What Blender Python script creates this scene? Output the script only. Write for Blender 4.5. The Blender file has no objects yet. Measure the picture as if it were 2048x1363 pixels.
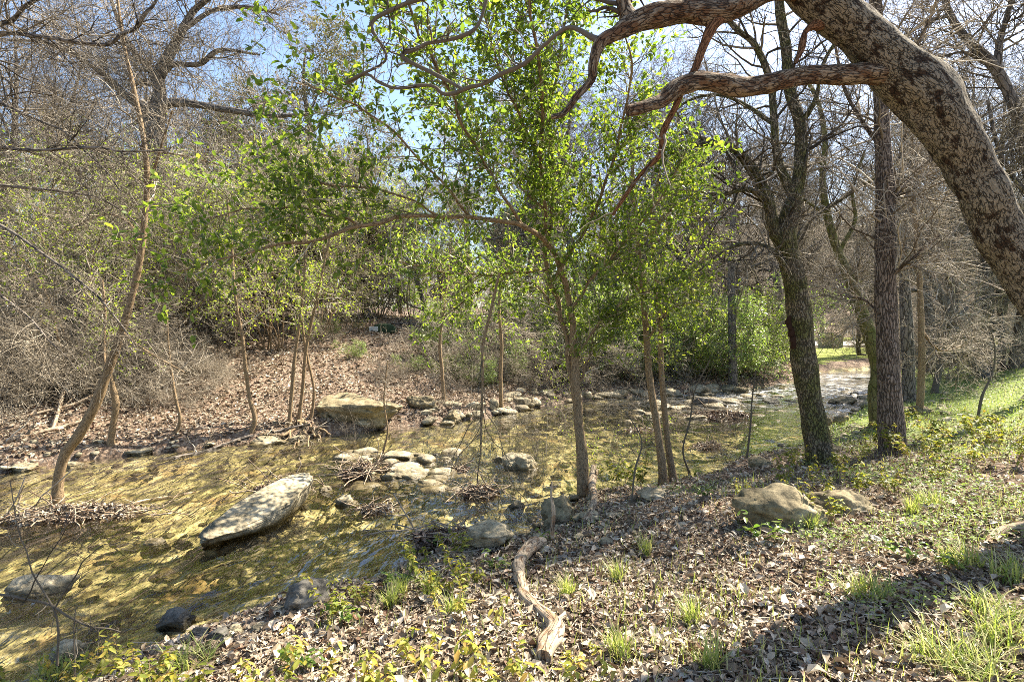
import bpy, math
import numpy as np
from mathutils import Vector
R_ = math.radians
sc = bpy.context.scene
# ---------------------------------------------------------------- camera, world, sun, exposure
FPX = 1100.0                      # focal length in pixels of the 2048-wide photograph
CAMZ = 1.65
PITCH = math.atan(41.5 / FPX)
cam = bpy.data.cameras.new('camera'); camo = bpy.data.objects.new('camera', cam)
sc.collection.objects.link(camo); sc.camera = camo
cam.sensor_width = 36; cam.lens = 36 * FPX / 2048; cam.clip_start = 0.05; cam.clip_end = 2000
camo.location = (0, 0, CAMZ); camo.rotation_euler = (math.pi / 2 - PITCH, 0, 0)
SUN_AZ, SUN_EL = 56.0, 50.0       # azimuth clockwise from the viewing direction (+Y)
world = bpy.data.worlds.new('World'); sc.world = world; world.use_nodes = True
wn = world.node_tree; wn.nodes.clear()
sky = wn.nodes.new('ShaderNodeTexSky'); sky.sky_type = 'NISHITA'; sky.sun_disc = False
sky.sun_elevation = R_(SUN_EL); sky.sun_rotation = R_(SUN_AZ); sky.air_density = 1.0; sky.dust_density = 1.4; sky.ozone_density = 1.6
bg = wn.nodes.new('ShaderNodeBackground'); bg.inputs[1].default_value = 0.085
wo = wn.nodes.new('ShaderNodeOutputWorld')
wn.links.new(sky.outputs[0], bg.inputs[0]); wn.links.new(bg.outputs[0], wo.inputs[0])
sl = bpy.data.lights.new('sun', 'SUN'); sl.energy = 5.0; sl.angle = R_(0.5); sl.color = (1.0, 0.90, 0.74)
so = bpy.data.objects.new('sun', sl); sc.collection.objects.link(so)
sdir = Vector((math.sin(R_(SUN_AZ)) * math.cos(R_(SUN_EL)), math.cos(R_(SUN_AZ)) * math.cos(R_(SUN_EL)), math.sin(R_(SUN_EL))))
so.rotation_euler = sdir.to_track_quat('Z', 'Y').to_euler(); so.location = (20, 20, 30)
sc.view_settings.view_transform = 'Standard'; sc.view_settings.look = 'None'
sc.view_settings.exposure = 1.95; sc.view_settings.gamma = 1.0
sc.cycles.max_bounces = 6; sc.cycles.diffuse_bounces = 3; sc.cycles.glossy_bounces = 2
sc.cycles.transmission_bounces = 3; sc.cycles.transparent_max_bounces = 8
sc.cycles.sample_clamp_indirect = 4.0; sc.cycles.caustics_reflective = False; sc.cycles.caustics_refractive = False
sc.cycles.use_denoising = False
try: sc.cycles.denoising_prefilter = 'ACCURATE'
except Exception: pass
sc.cycles.filter_width = 0.9

rng = np.random.default_rng(11)
C = sc.collection
# ---------------------------------------------------------------- numeric helpers
def nrm(v): return v / np.maximum(np.linalg.norm(v, axis=-1, keepdims=True), 1e-9)
_T = np.random.default_rng(3).random((64, 64, 64)).astype(np.float32)
def vnoise(p):
    p = np.asarray(p, float); i = np.floor(p).astype(int); f = p - i; f = f * f * (3 - 2 * f)
    i0 = i & 63; i1 = (i + 1) & 63; x, y, z = f[..., 0], f[..., 1], f[..., 2]
    def g(a, b, c): return _T[a, b, c]
    X0, Y0, Z0 = i0[..., 0], i0[..., 1], i0[..., 2]; X1, Y1, Z1 = i1[..., 0], i1[..., 1], i1[..., 2]
    a = g(X0, Y0, Z0) * (1 - x) + g(X1, Y0, Z0) * x; b = g(X0, Y1, Z0) * (1 - x) + g(X1, Y1, Z0) * x
    c = g(X0, Y0, Z1) * (1 - x) + g(X1, Y0, Z1) * x; d = g(X0, Y1, Z1) * (1 - x) + g(X1, Y1, Z1) * x
    return ((a * (1 - y) + b * y) * (1 - z) + (c * (1 - y) + d * y) * z) * 2 - 1
def fbm(p, o=4):
    s, a = 0, 1.0; p = np.asarray(p, float)
    for k in range(o): s = s + a * vnoise(p * 2 ** k + 7.3 * k); a *= .5
    return s
def ss(a, b, x):
    t = np.clip((x - a) / (b - a), 0, 1); return t * t * (3 - 2 * t)
def ray(u, v):
    c, s = math.cos(PITCH), math.sin(PITCH)
    x = (u - 1024) / FPX; z = -(v - 681.5) / FPX
    return np.array([x, c + z * s, z * c - s])
def P(u, v, y):
    """point seen at photo pixel (u,v) standing y metres in front of the camera"""
    d = ray(u, v); return np.array([0, 0, CAMZ]) + d * (y / d[1])
# ---------------------------------------------------------------- terrain
WZ = -0.75
def wp(u, v):
    d = ray(u, v); t = (WZ - CAMZ) / d[2]; return (d[0] * t, d[1] * t)
FAR = [(-45, 3.0), (-20, 6.6)] + [wp(*q) for q in [(0, 945), (200, 915), (420, 893), (600, 873), (720, 862), (860, 848), (1000, 828), (1100, 808), (1260, 792), (1400, 787), (1480, 777), (1560, 768), (1640, 744), (1745, 737), (1900, 724)]] + [(70, 52)]
NEAR = [(-40, -9), (-8, 0.9)] + [wp(*q) for q in [(60, 1450), (230, 1345), (330, 1300), (480, 1252), (560, 1222), (650, 1190), (740, 1180), (810, 1140), (835, 1095), (920, 1085), (1050, 1080), (1100, 1045), (1180, 1000), (1290, 985), (1400, 958), (1490, 928), (1570, 905), (1640, 872), (1700, 846), (1740, 800), (1775, 757), (1805, 745), (1900, 735)]] + [(70, 44)]
FARa, NEARa = np.array(FAR), np.array(NEAR)
POLY = np.concatenate([NEARa, FARa[::-1]])
def dist(poly, x, y):
    best = np.full(x.shape, 1e9)
    for (ax, ay), (bx, by) in zip(poly[:-1], poly[1:]):
        dx, dy = bx - ax, by - ay; L = dx * dx + dy * dy
        t = np.clip(((x - ax) * dx + (y - ay) * dy) / L, 0, 1)
        best = np.minimum(best, (x - ax - t * dx) ** 2 + (y - ay - t * dy) ** 2)
    return np.sqrt(best)
def inside(x, y):
    c = np.zeros(x.shape, bool); n = len(POLY)
    for i in range(n):
        ax, ay = POLY[i]; bx, by = POLY[(i + 1) % n]
        if ay == by: continue
        c ^= ((ay > y) != (by > y)) & (x < (bx - ax) * (y - ay) / (by - ay) + ax)
    return c
def terr(x, y):
    x = np.asarray(x, float); y = np.asarray(y, float)
    dn, df = dist(NEARa, x, y), dist(FARa, x, y); ins = inside(x, y); near = dn < df
    p2 = np.stack([x, y, x * 0], -1)
    wob = fbm(p2 * .9, 4)
    dn2 = np.maximum(dn + .12 * wob, 0); df2 = np.maximum(df + .15 * wob, 0)
    hn = WZ + .30 * (1 - np.exp(-dn2 / .35)) + .45 * ss(0, 5, dn2) + .048 * np.clip(x - 3, 0, 20) * ss(0, 6, dn2) + .05 * wob * ss(0, 1, dn2)
    flat = ss(5, 15, x) * ss(14, 26, y)
    hf = WZ + .25 * (1 - np.exp(-df2 / .3)) + (2.35 * ss(-1, 13, df2)) * (1 - flat) + .1 * flat + .10 * wob * ss(0, 2, df2) * (1 - .8 * flat)
    far_hill = 20 * ss(58, 120, y) * ss(0, 45, x) + 3 * ss(70, 140, y)
    hf = hf + far_hill
    d = np.minimum(dn, df)
    hb = WZ - .22 * ss(0, 1.3, d) + .07 * wob * ss(0, .6, d) - .02
    bar = np.exp(-(((x + 1.75) / 1.5) ** 2 + ((y - 8.6) / .55) ** 2))          # limestone shelf across the stream
    hb = hb + .13 * bar
    h = np.where(ins, hb, np.where(near, hn, hf))
    fine = fbm(p2 * 5.0 + 3, 3)
    return h + .018 * fine * ss(70, 30, y), ins, near, d
def H(x, y): return float(terr(np.array([x]), np.array([y]))[0][0])
def G(u, v):
    """ground point seen at photo pixel"""
    d = ray(u, v); ys = np.concatenate([np.linspace(1, 20, 1500), np.linspace(20, 140, 1500)])
    t = ys / d[1]; X = d[0] * t; Z = CAMZ + d[2] * t
    h = np.maximum(terr(X, ys)[0], WZ - .02); k = np.argmax(Z < h)
    if Z[k] >= h[k]: k = len(ys) - 1
    return np.array([X[k], ys[k], terr(X[k:k+1], ys[k:k+1])[0][0]])
# ---------------------------------------------------------------- mesh buffer
class Buf:
    def __init__(s): s.v = []; s.f = []; s.n = 0; s.bk = []; s.hasbk = False
    def add(s, v, *faces, bk=None):
        v = np.asarray(v, np.float32).reshape(-1, 3)
        for f in faces: s.f.append(np.asarray(f, np.int64) + s.n)
        s.v.append(v); s.n += len(v)
        if bk is not None: s.hasbk = True; s.bk.append(np.asarray(bk, np.float32).reshape(-1, 3))
        else: s.bk.append(v)
        return s
    def build(s, name, mat, parent=None, smooth=True, loc=None):
        V = np.concatenate(s.v) if s.v else np.zeros((0, 3), np.float32)
        if loc is not None: V = V - np.asarray(loc, np.float32)
        me = bpy.data.meshes.new(name)
        me.vertices.add(len(V)); me.vertices.foreach_set('co', V.ravel())
        nl = sum(f.size for f in s.f); me.loops.add(nl)
        me.loops.foreach_set('vertex_index', np.concatenate([f.ravel() for f in s.f]).astype(np.int32))
        tot = np.concatenate([np.full(len(f), f.shape[1], np.int32) for f in s.f])
        st = np.concatenate([[0], np.cumsum(tot)[:-1]]).astype(np.int32)
        me.polygons.add(len(tot)); me.polygons.foreach_set('loop_start', st)
        try: me.polygons.foreach_set('loop_total', tot)
        except Exception: pass
        me.polygons.foreach_set('use_smooth', np.full(len(tot), smooth, bool))
        if s.hasbk:
            a = me.attributes.new('bk', 'FLOAT_VECTOR', 'POINT'); a.data.foreach_set('vector', np.concatenate(s.bk).ravel())
        me.update(calc_edges=True)
        me.materials.append(mat)
        o = bpy.data.objects.new(name, me); C.objects.link(o)
        if loc is not None: o.location = tuple(float(q) for q in loc)
        if parent is not None:
            o.parent = parent
            if loc is None: pass
        return o
def tubes(b, Pt, Rd, S=3, disp=None, cap=False):
    """Pt (N,K,3) polylines, Rd (N,K) radii -> tubes; bk = straightened trunk coordinates"""
    Pt = np.asarray(Pt, float); Rd = np.asarray(Rd, float); N, K, _ = Pt.shape
    if N == 0: return
    T = nrm(np.gradient(Pt, axis=1)); avg = nrm(Pt[:, -1] - Pt[:, 0] + 1e-6)
    ref = np.where(np.abs(avg[:, 2:3]) < .7, np.array([[0, 0, 1.]]), np.array([[0, 1., 0]]))
    ref = np.cross(avg, ref); ref = nrm(ref)[:, None, :]
    U = nrm(ref - T * np.sum(ref * T, -1, keepdims=True)); V = np.cross(T, U)
    a = np.arange(S) * 2 * np.pi / S
    L = np.concatenate([np.zeros((N, 1)), np.cumsum(np.linalg.norm(np.diff(Pt, axis=1), axis=-1), 1)], 1)
    ca, sa = np.cos(a)[None, None, :, None], np.sin(a)[None, None, :, None]
    dirv = ca * U[:, :, None] + sa * V[:, :, None]
    rr = Rd[:, :, None, None]
    off = rng.random((N, 1, 1, 1)) * 20
    bk = np.concatenate([ca * rr + off, sa * rr + off, np.broadcast_to(L[:, :, None, None], (N, K, S, 1))], -1)
    if disp:
        amp, fr, zs = disp
        q = bk * np.array([fr, fr, fr * zs]); n1 = fbm(q, 3); n2 = fbm(bk * np.array([2.2, 2.2, 2.2]) + 5, 2)
        rr = rr * (1 + amp * n1[..., None] + .10 * n2[..., None])
    vv = Pt[:, :, None] + dirv * rr
    base = (np.arange(N) * K * S)[:, None, None]; i = (np.arange(K - 1) * S)[None, :, None]; j = np.arange(S)[None, None, :]; j2 = (j + 1) % S
    f = np.stack([base + i + j, base + i + j2, base + i + S + j2, base + i + S + j], -1).reshape(-1, 4)
    b.add(vv, f, bk=bk)
    if cap:
        for n in range(N):
            for k, rev in ((0, 1), (K - 1, 0)):
                ring = vv[n, k]; c = ring.mean(0) + (T[n, k] * (-1 if rev else 1)) * Rd[n, k] * -.15
                vs = np.concatenate([ring, c[None]]); ff = [[q, (q + 1) % S, S] if not rev else [(q + 1) % S, q, S] for q in range(S)]
                b.add(vs, ff, bk=vs)
def resample(pts, K):
    """Catmull-Rom through rows of pts (any width) into K rows"""
    p = np.asarray(pts, float); p = np.concatenate([2 * p[:1] - p[1:2], p, 2 * p[-1:] - p[-2:-1]])
    n = len(p) - 3; t = np.linspace(0, n - 1e-6, K); i = t.astype(int); f = (t - i)[:, None]
    a, b_, c, d = p[i], p[i + 1], p[i + 2], p[i + 3]
    return .5 * (2 * b_ + (c - a) * f + (2 * a - 5 * b_ + 4 * c - d) * f ** 2 + (3 * b_ - a - 3 * c + d) * f ** 3)
def stroke(pts, K, wig=0.0):
    """[(u,v,depth,width_px)] traced from the photo -> (1,K,3),(1,K)"""
    q = []
    for u, v, y, w in pts:
        p = P(u, v, y); q.append([p[0], p[1], p[2], .5 * w * y / FPX])
    q = resample(q, K); Pt = q[:, :3].copy()
    if wig:
        s = rng.random(3) * 30; tt = np.linspace(0, len(pts) * 1.6, K)
        Pt += wig * np.stack([vnoise(np.stack([tt + s[k], tt * 0 + s[k], tt * 0], -1)) for k in range(3)], -1) * ss(0, .15, np.linspace(0, 1, K))[:, None]
    return Pt[None], np.maximum(q[None, :, 3], .0015)
def sprout(PR, n, t=(.2, 1), L=(.5, 1), ang=(35, 70), K=6, wig=.25, up=0., rr=.6, rmax=9, tip=.3, taper=.5, out=None, rmin=.0015):
    Pp, Rp = PR; N, Kp, _ = Pp.shape; M = N * n
    idx = np.repeat(np.arange(N), n); tt = rng.uniform(t[0], t[1], M); f = tt * (Kp - 1); i = np.minimum(f.astype(int), Kp - 2); fr = (f - i)[:, None]
    p0 = Pp[idx, i] * (1 - fr) + Pp[idx, i + 1] * fr; r0 = Rp[idx, i] * (1 - fr[:, 0]) + Rp[idx, i + 1] * fr[:, 0]
    tan = nrm(Pp[idx, i + 1] - Pp[idx, i]); rv = rng.normal(size=(M, 3))
    if out is not None: rv = rv + np.asarray(out) * 1.0
    perp = nrm(rv - tan * np.sum(rv * tan, -1, keepdims=True)); a = np.radians(rng.uniform(ang[0], ang[1], M))[:, None]
    d = tan * np.cos(a) + perp * np.sin(a)
    Ln = rng.uniform(L[0], L[1], M) * (1 - taper * tt)
    pts = np.empty((M, K, 3)); pts[:, 0] = p0; step = (Ln / (K - 1))[:, None]
    upv = np.array([0, 0, up])
    for k in range(1, K):
        d = nrm(d + rng.normal(size=(M, 3)) * wig + upv); pts[:, k] = pts[:, k - 1] + d * step
    r = np.minimum(r0 * rr, rmax); rad = r[:, None] * np.linspace(1, tip, K)[None]
    return pts, np.maximum(rad, rmin)
def cat(*prs):
    K = prs[0][0].shape[1]; return np.concatenate([p[0] for p in prs if p[0].shape[1] == K]), np.concatenate([p[1] for p in prs if p[0].shape[1] == K])
def leafs(b, pos, d, up, size, wid=.45, fold=.25, curl=.0):
    """folded leaf blades: pos,d,up (M,3); size (M,)"""
    M = len(pos)
    if M == 0: return
    d = nrm(d); side = nrm(np.cross(up, d)); nn = np.cross(d, side); s = np.asarray(size)[:, None]
    w = (wid * rng.uniform(.8, 1.2, M))[:, None]; c = (curl * rng.uniform(.2, 1.6, M) * rng.choice([1, 1, -1], M))[:, None] if curl else np.zeros((M, 1))
    z = fold * w
    def pt(x, y, h): return pos + s * (d * x + side * (y * w) + nn * (z * abs(y) + h * c))
    V = np.stack([pt(0, 0, 0), pt(.28, .46, .5), pt(.68, .40, .45), pt(1, 0, -.3), pt(.68, -.40, .45), pt(.28, -.46, .5), pt(.5, 0, .55)], 1)
    o = (np.arange(M) * 7)[:, None]
    f4 = np.concatenate([o + [0, 6, 2, 1], o + [0, 5, 4, 6]]); f3 = np.concatenate([o + [6, 3, 2], o + [6, 4, 3]])
    b.add(V, f4, f3)
def leaves_on(b, PR, n, size=(.04, .07), t=(.1, 1), droop=.25, wid=.5, fold=.3, curl=0.08, spread=.02):
    Pp, _ = PR; N, Kp, _ = Pp.shape; M = N * n
    idx = np.repeat(np.arange(N), n); f = rng.uniform(t[0], t[1], M) * (Kp - 1); i = np.minimum(f.astype(int), Kp - 2); fr = (f - i)[:, None]
    p = Pp[idx, i] * (1 - fr) + Pp[idx, i + 1] * fr; tan = nrm(Pp[idx, i + 1] - Pp[idx, i]); rv = rng.normal(size=(M, 3))
    d = nrm(tan * .5 + nrm(rv) * .9 + np.array([0, 0, -droop])); up = nrm(rng.normal(size=(M, 3)) * .45 + np.array([0, 0, 1.]))
    leafs(b, p + rng.normal(size=(M, 3)) * spread * .3, d, up, rng.uniform(size[0], size[1], M), wid, fold, curl)
# ---------------------------------------------------------------- things
def tag(o, label=None, cat_=None, group=None, kind=None):
    if label: o['label'] = label
    if cat_: o['category'] = cat_
    if group: o['group'] = group
    if kind: o['kind'] = kind
    return o
def empty(name, loc, label, cat_, group=None):
    o = bpy.data.objects.new(name, None); C.objects.link(o); o.location = tuple(float(q) for q in loc); o.empty_display_size = .1
    return tag(o, label, cat_, group)
def part(b, name, mat, root, smooth=True):
    """geometry given in world space, parented to root"""
    b2 = b; V = b.v; L = np.array(root.location, np.float32)
    b.v = [v - L for v in b.v]
    if not b.hasbk: b.bk = [v for v in b.v]
    return b.build(name, mat, root, smooth)
def dup(root, loc, rz=0, s=1, label=None, group=None):
    r = root.copy(); C.objects.link(r); r.location = tuple(float(q) for q in loc); r.rotation_euler = (0, 0, rz); r.scale = (s, s, s) if np.isscalar(s) else s
    if label: r['label'] = label
    if group: r['group'] = group
    for ch in root.children:
        c = ch.copy(); C.objects.link(c); c.parent = r
    return r
def place(root, loc, rz=0, s=1):
    root.location = tuple(float(q) for q in loc); root.rotation_euler = (0, 0, rz); root.scale = (s, s, s) if np.isscalar(s) else s
# ---------------------------------------------------------------- materials
class MT:
    def __init__(s, name):
        s.m = bpy.data.materials.new(name); s.m.use_nodes = True; s.t = s.m.node_tree; s.t.nodes.clear()
        s.out = s.n('ShaderNodeOutputMaterial')
    def n(s, typ, ins=None, **kw):
        o = s.t.nodes.new(typ)
        for k, v in kw.items(): setattr(o, k, v)
        for k, v in (ins or {}).items(): s.set(o, k, v)
        return o
    def set(s, o, k, v):
        i = o.inputs[k]
        if hasattr(v, 'links') or isinstance(v, bpy.types.NodeSocket): s.t.links.new(v, i)
        elif isinstance(v, bpy.types.Node): s.t.links.new(v.outputs[0], i)
        else: i.default_value = v
    def coord(s, kind='Object', scale=(1, 1, 1), rot=(0, 0, 0)):
        if kind == 'bk': c = s.n('ShaderNodeAttribute', attribute_name='bk').outputs['Vector']
        else: c = s.n('ShaderNodeTexCoord').outputs[kind]
        return s.n('ShaderNodeMapping', {'Vector': c, 'Scale': scale, 'Rotation': rot}).outputs[0]
    def noise(s, co, scale, det=4, rough=.6, dist=0.):
        return s.n('ShaderNodeTexNoise', {'Vector': co, 'Scale': scale, 'Detail': det, 'Roughness': rough, 'Distortion': dist}).outputs[0]
    def ramp(s, f, stops, interp='LINEAR'):
        r = s.n('ShaderNodeValToRGB', {'Fac': f}); e = r.color_ramp; e.interpolation = interp
        while len(e.elements) < len(stops): e.elements.new(.5)
        for el, (p, c) in zip(e.elements, stops): el.position = p; el.color = (*c, 1) if len(c) == 3 else c
        return r.outputs[0]
    def mix(s, f, a, b, mode='MIX'):
        m = s.n('ShaderNodeMix', data_type='RGBA', blend_type=mode)
        s.set(m, 0, f); s.set(m, 6, a if not isinstance(a, tuple) else (*a, 1)); s.set(m, 7, b if not isinstance(b, tuple) else (*b, 1)); return m.outputs[2]
    def math(s, op, a, b=0.): 
        m = s.n('ShaderNodeMath', operation=op); s.set(m, 0, a); s.set(m, 1, b); return m.outputs[0]
    def bump(s, h, st=.5, d=.02, nrm_=None):
        ins = {'Height': h, 'Strength': st, 'Distance': d}
        if nrm_ is not None: ins['Normal'] = nrm_
        return s.n('ShaderNodeBump', ins).outputs[0]
    def pbr(s, col, rough=.8, nrm_=None, spec=.3):
        ins = {'Base Color': col if not isinstance(col, tuple) else (*col, 1), 'Roughness': rough, 'Specular IOR Level': spec}
        if nrm_ is not None: ins['Normal'] = nrm_
        b = s.n('ShaderNodeBsdfPrincipled', ins); return b.outputs[0]
    def done(s, sh): s.t.links.new(sh, s.out.inputs[0]); return s.m
def bark(name, light, mid, dark, vs=(1, 1, .35), sc_=22, patch=None, moss=None, bumpd=.02, crack=.5, pth=(.52, .6)):
    m = MT(name); co = m.coord('bk', vs); d = m.noise(m.coord('bk'), 6, 3)
    cw = m.n('ShaderNodeVectorMath', {0: co}, operation='ADD'); dd = m.n('ShaderNodeTexNoise', {'Vector': co, 'Scale': sc_ * .5, 'Detail': 3}).outputs[1]
    sc2 = m.n('ShaderNodeVectorMath', {0: dd, 3: .11}, operation='SCALE'); m.set(cw, 1, sc2.outputs[0])
    vo = m.n('ShaderNodeTexVoronoi', {'Vector': cw.outputs[0], 'Scale': sc_}, feature='DISTANCE_TO_EDGE').outputs[0]
    n2 = m.noise(co, sc_ * 2.2, 6, .7); n3 = m.noise(m.coord('bk', (1, 1, .55)), 15, 5, .65)
    cr = m.ramp(vo, [(0, (0, 0, 0)), (.11 * crack * 2, (1, 1, 1))])
    c1 = m.mix(m.ramp(n2, [(.36, (0, 0, 0)), (.64, (1, 1, 1))]), mid, light)
    if patch:
        pm = m.ramp(n3, [(pth[0], (0, 0, 0)), (pth[1], (1, 1, 1))]); pc = m.mix(m.noise(co, sc_ * 1.2, 4), patch[0], patch[1]); c1 = m.mix(pm, c1, pc)
    if moss:
        mm = m.ramp(m.noise(m.coord('bk'), 3.5, 5, .7), [(.42, (0, 0, 0)), (.58, (1, 1, 1))]); c1 = m.mix(m.math('MULTIPLY', mm, .8), c1, moss)
    col = m.mix(cr, dark, c1)
    hgt = m.math('ADD', m.math('MULTIPLY', cr, .7), m.math('MULTIPLY', n2, .6))
    if patch: hgt = m.math('SUBTRACT', hgt, m.math('MULTIPLY', pm, .35))
    return m.done(m.pbr(col, .9, m.bump(hgt, .9, bumpd), .15))
def leafmat(name, cols, trans, tw=.5, rough=.4, spec=.4, damp=0):
    m = MT(name); ri = m.n('ShaderNodeNewGeometry').outputs['Random Per Island']
    st = [(i / (len(cols) - 1) if len(cols) > 1 else 0, c) for i, c in enumerate(cols)]
    c = m.ramp(ri, st); c = m.mix(m.math('MULTIPLY', m.noise(m.coord(), 30, 2), .5), c, m.mix(1., c, (.55, .55, .5), 'MULTIPLY'))
    if damp: c = m.mix(m.math('MULTIPLY', m.ramp(m.noise(m.coord(), 1.6, 5, .65), [(.42, (0, 0, 0)), (.62, (1, 1, 1))]), damp), c, m.mix(1., c, (.42, .33, .26), 'MULTIPLY'))
    tc = m.mix(1., c, trans, 'MULTIPLY')
    tr = m.n('ShaderNodeBsdfTranslucent', {'Color': tc}).outputs[0]
    ms = m.n('ShaderNodeMixShader', {0: tw}); m.set(ms, 1, m.pbr(c, rough, None, spec)); m.set(ms, 2, tr)
    return m.done(ms.outputs[0])
M = {}
M['oak'] = bark('oak_bark', (.35, .305, .225), (.17, .145, .105), (.025, .02, .015), (1, 1, .36), 40, patch=((.03, .02, .014), (.085, .055, .034)), bumpd=.05, pth=(.545, .59), crack=.42)
M['oakl'] = bark('oak_limb_bark', (.33, .265, .185), (.16, .115, .075), (.025, .016, .012), (1, 1, .25), 38, patch=((.08, .042, .022), (.19, .11, .06)), bumpd=.022, pth=(.46, .56), crack=.5)
M['ridge'] = bark('ridged_bark', (.30, .24, .19), (.20, .155, .12), (.04, .03, .022), (1, 1, .2), 34, bumpd=.03, crack=.75)
M['mossb'] = bark('mossy_bark', (.30, .25, .17), (.19, .15, .10), (.04, .033, .02), (1, 1, .3), 34, moss=(.13, .135, .03), bumpd=.03, crack=.8)
M['greenb'] = bark('green_bark', (.20, .18, .09), (.13, .12, .05), (.05, .045, .02), (1, 1, .4), 12, moss=(.10, .11, .025), bumpd=.01, crack=.3)
M['sap'] = bark('sapling_bark', (.34, .25, .15), (.22, .155, .09), (.09, .06, .035), (1, 1, .3), 40, bumpd=.004, crack=.4)
M['grey'] = bark('grey_bark', (.24, .21, .18), (.14, .12, .10), (.035, .03, .025), (1, 1, .3), 14, bumpd=.02, crack=.5)
M['dead'] = bark('dead_wood', (.46, .38, .28), (.27, .21, .15), (.07, .05, .035), (1, 1, .07), 30, patch=((.18, .12, .08), (.30, .20, .12)), bumpd=.008, crack=.25)
def simple(name, c1, c2, sc_=8, rough=.85, bumpd=0., det=4):
    m = MT(name); co = m.coord(); n = m.noise(co, sc_, det)
    c = m.mix(m.ramp(n, [(.35, (0, 0, 0)), (.65, (1, 1, 1))]), c1, c2)
    return m.done(m.pbr(c, rough, m.bump(m.noise(co, sc_ * 3, 5), .6, bumpd) if bumpd else None, .25))
def twigmat(name, stops):
    m = MT(name); ri = m.n('ShaderNodeNewGeometry').outputs['Random Per Island']; c = m.ramp(ri, stops); c = m.mix(m.noise(m.coord(), 12, 3), m.mix(1., c, (.55, .55, .5), 'MULTIPLY'), c); return m.done(m.pbr(c, .8, None, .2))
M['twig'] = twigmat('twig_bark', [(0, (.09, .07, .05)), (.35, (.24, .195, .145)), (.65, (.48, .41, .32)), (1, (.70, .63, .52))])
M['twigd'] = twigmat('dark_twig_bark', [(0, (.04, .032, .025)), (.5, (.12, .10, .075)), (.8, (.26, .22, .17)), (1, (.42, .37, .30))])
M['twigr'] = bark('red_limb_bark', (.26, .14, .075), (.15, .075, .04), (.04, .02, .012), (1, 1, .12), 60, bumpd=.012, crack=.5)
M['lf_privet'] = leafmat('glossy_leaf', [(.075, .12, .025), (.12, .175, .035), (.10, .145, .035), (.19, .25, .045), (.30, .36, .06)], (1.9, 2.0, .9), .55, .42, .35)
M['lf_spring'] = leafmat('spring_leaf', [(.15, .22, .03), (.24, .31, .045), (.34, .38, .06), (.20, .28, .045), (.44, .42, .08)], (1.7, 1.9, .8), .5, .5, .3)
M['lf_under'] = leafmat('understory_leaf', [(.07, .12, .03), (.11, .18, .04), (.18, .26, .05), (.28, .33, .08), (.14, .20, .045)], (1.8, 2.0, .9), .45, .35, .5)
M['lf_bright'] = leafmat('bright_shrub_leaf', [(.13, .20, .06), (.20, .30, .08), (.28, .38, .12), (.16, .24, .06), (.36, .42, .16)], (1.6, 1.7, .9), .5, .3, .6)
M['lf_jun'] = leafmat('juniper_leaf', [(.09, .11, .045), (.15, .16, .075), (.20, .19, .10), (.26, .23, .15)], (1.3, 1.3, .9), .3, .7, .1)
M['lf_weed'] = leafmat('weed_leaf', [(.26, .28, .045), (.16, .21, .04), (.38, .34, .05), (.22, .26, .04), (.10, .14, .03), (.42, .25, .06)], (1.5, 1.5, .8), .45, .5, .3)
M['grass'] = leafmat('grass_blade', [(.14, .20, .05), (.26, .32, .09), (.36, .40, .14), (.45, .43, .20), (.58, .52, .32)], (1.6, 1.7, .9), .4, .5, .3)
M['cover'] = leafmat('ground_cover_leaf', [(.13, .21, .05), (.22, .30, .08), (.28, .35, .12), (.18, .26, .06)], (1.6, 1.7, 1.0), .4, .5, .3)
M['litter'] = leafmat('dead_leaf', [(.06, .045, .03), (.18, .13, .085), (.36, .29, .20), (.52, .45, .34), (.66, .60, .49), (.17, .08, .04), (.46, .39, .29), (.25, .19, .13), (.74, .69, .59)], (1.1, .95, .8), .12, .55, .4, .55)
def rockmat(name, a, b_, c_, dk=.35):
    m = MT(name); co = m.coord(); n1 = m.noise(co, 2.6, 6, .65); n2 = m.noise(co, 14, 6, .7)
    c = m.ramp(n1, [(.32, a), (.5, b_), (.68, c_)]); c = m.mix(m.ramp(n2, [(.36, (1, 1, 1)), (.52, (0, 0, 0))]), c, m.mix(1., c, (dk, dk, dk * .95), 'MULTIPLY'))
    vo = m.n('ShaderNodeTexVoronoi', {'Vector': co, 'Scale': 22.}).outputs[0]
    c = m.mix(m.ramp(vo, [(.05, (1, 1, 1)), (.16, (0, 0, 0))]), c, m.mix(1., c, (.4, .38, .35), 'MULTIPLY'))
    pz = m.n('ShaderNodeSeparateXYZ', {0: m.n('ShaderNodeNewGeometry').outputs['Position']}).outputs[2]
    wet = m.ramp(m.math('ADD', m.math('MULTIPLY', m.math('ADD', pz, -WZ), 6.), m.math('MULTIPLY', m.noise(co, 5, 4), .5)), [(.42, (1, 1, 1)), (.62, (0, 0, 0))])
    c = m.mix(wet, c, m.mix(1., c, (.36, .33, .24), 'MULTIPLY'))
    h = m.math('ADD', m.math('MULTIPLY', n1, 1.2), m.math('MULTIPLY', n2, .6))
    return m.done(m.pbr(c, m.math('SUBTRACT', .85, m.math('MULTIPLY', wet, .5)), m.bump(h, .8, .04), .25))
M['rock'] = rockmat('limestone', (.17, .145, .095), (.34, .29, .19), (.55, .49, .36))
M['rockd'] = rockmat('dark_stone', (.07, .065, .055), (.14, .13, .11), (.26, .24, .20))
M['rockt'] = rockmat('tan_stone', (.11, .09, .05), (.25, .205, .12), (.42, .36, .23), .4)
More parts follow.
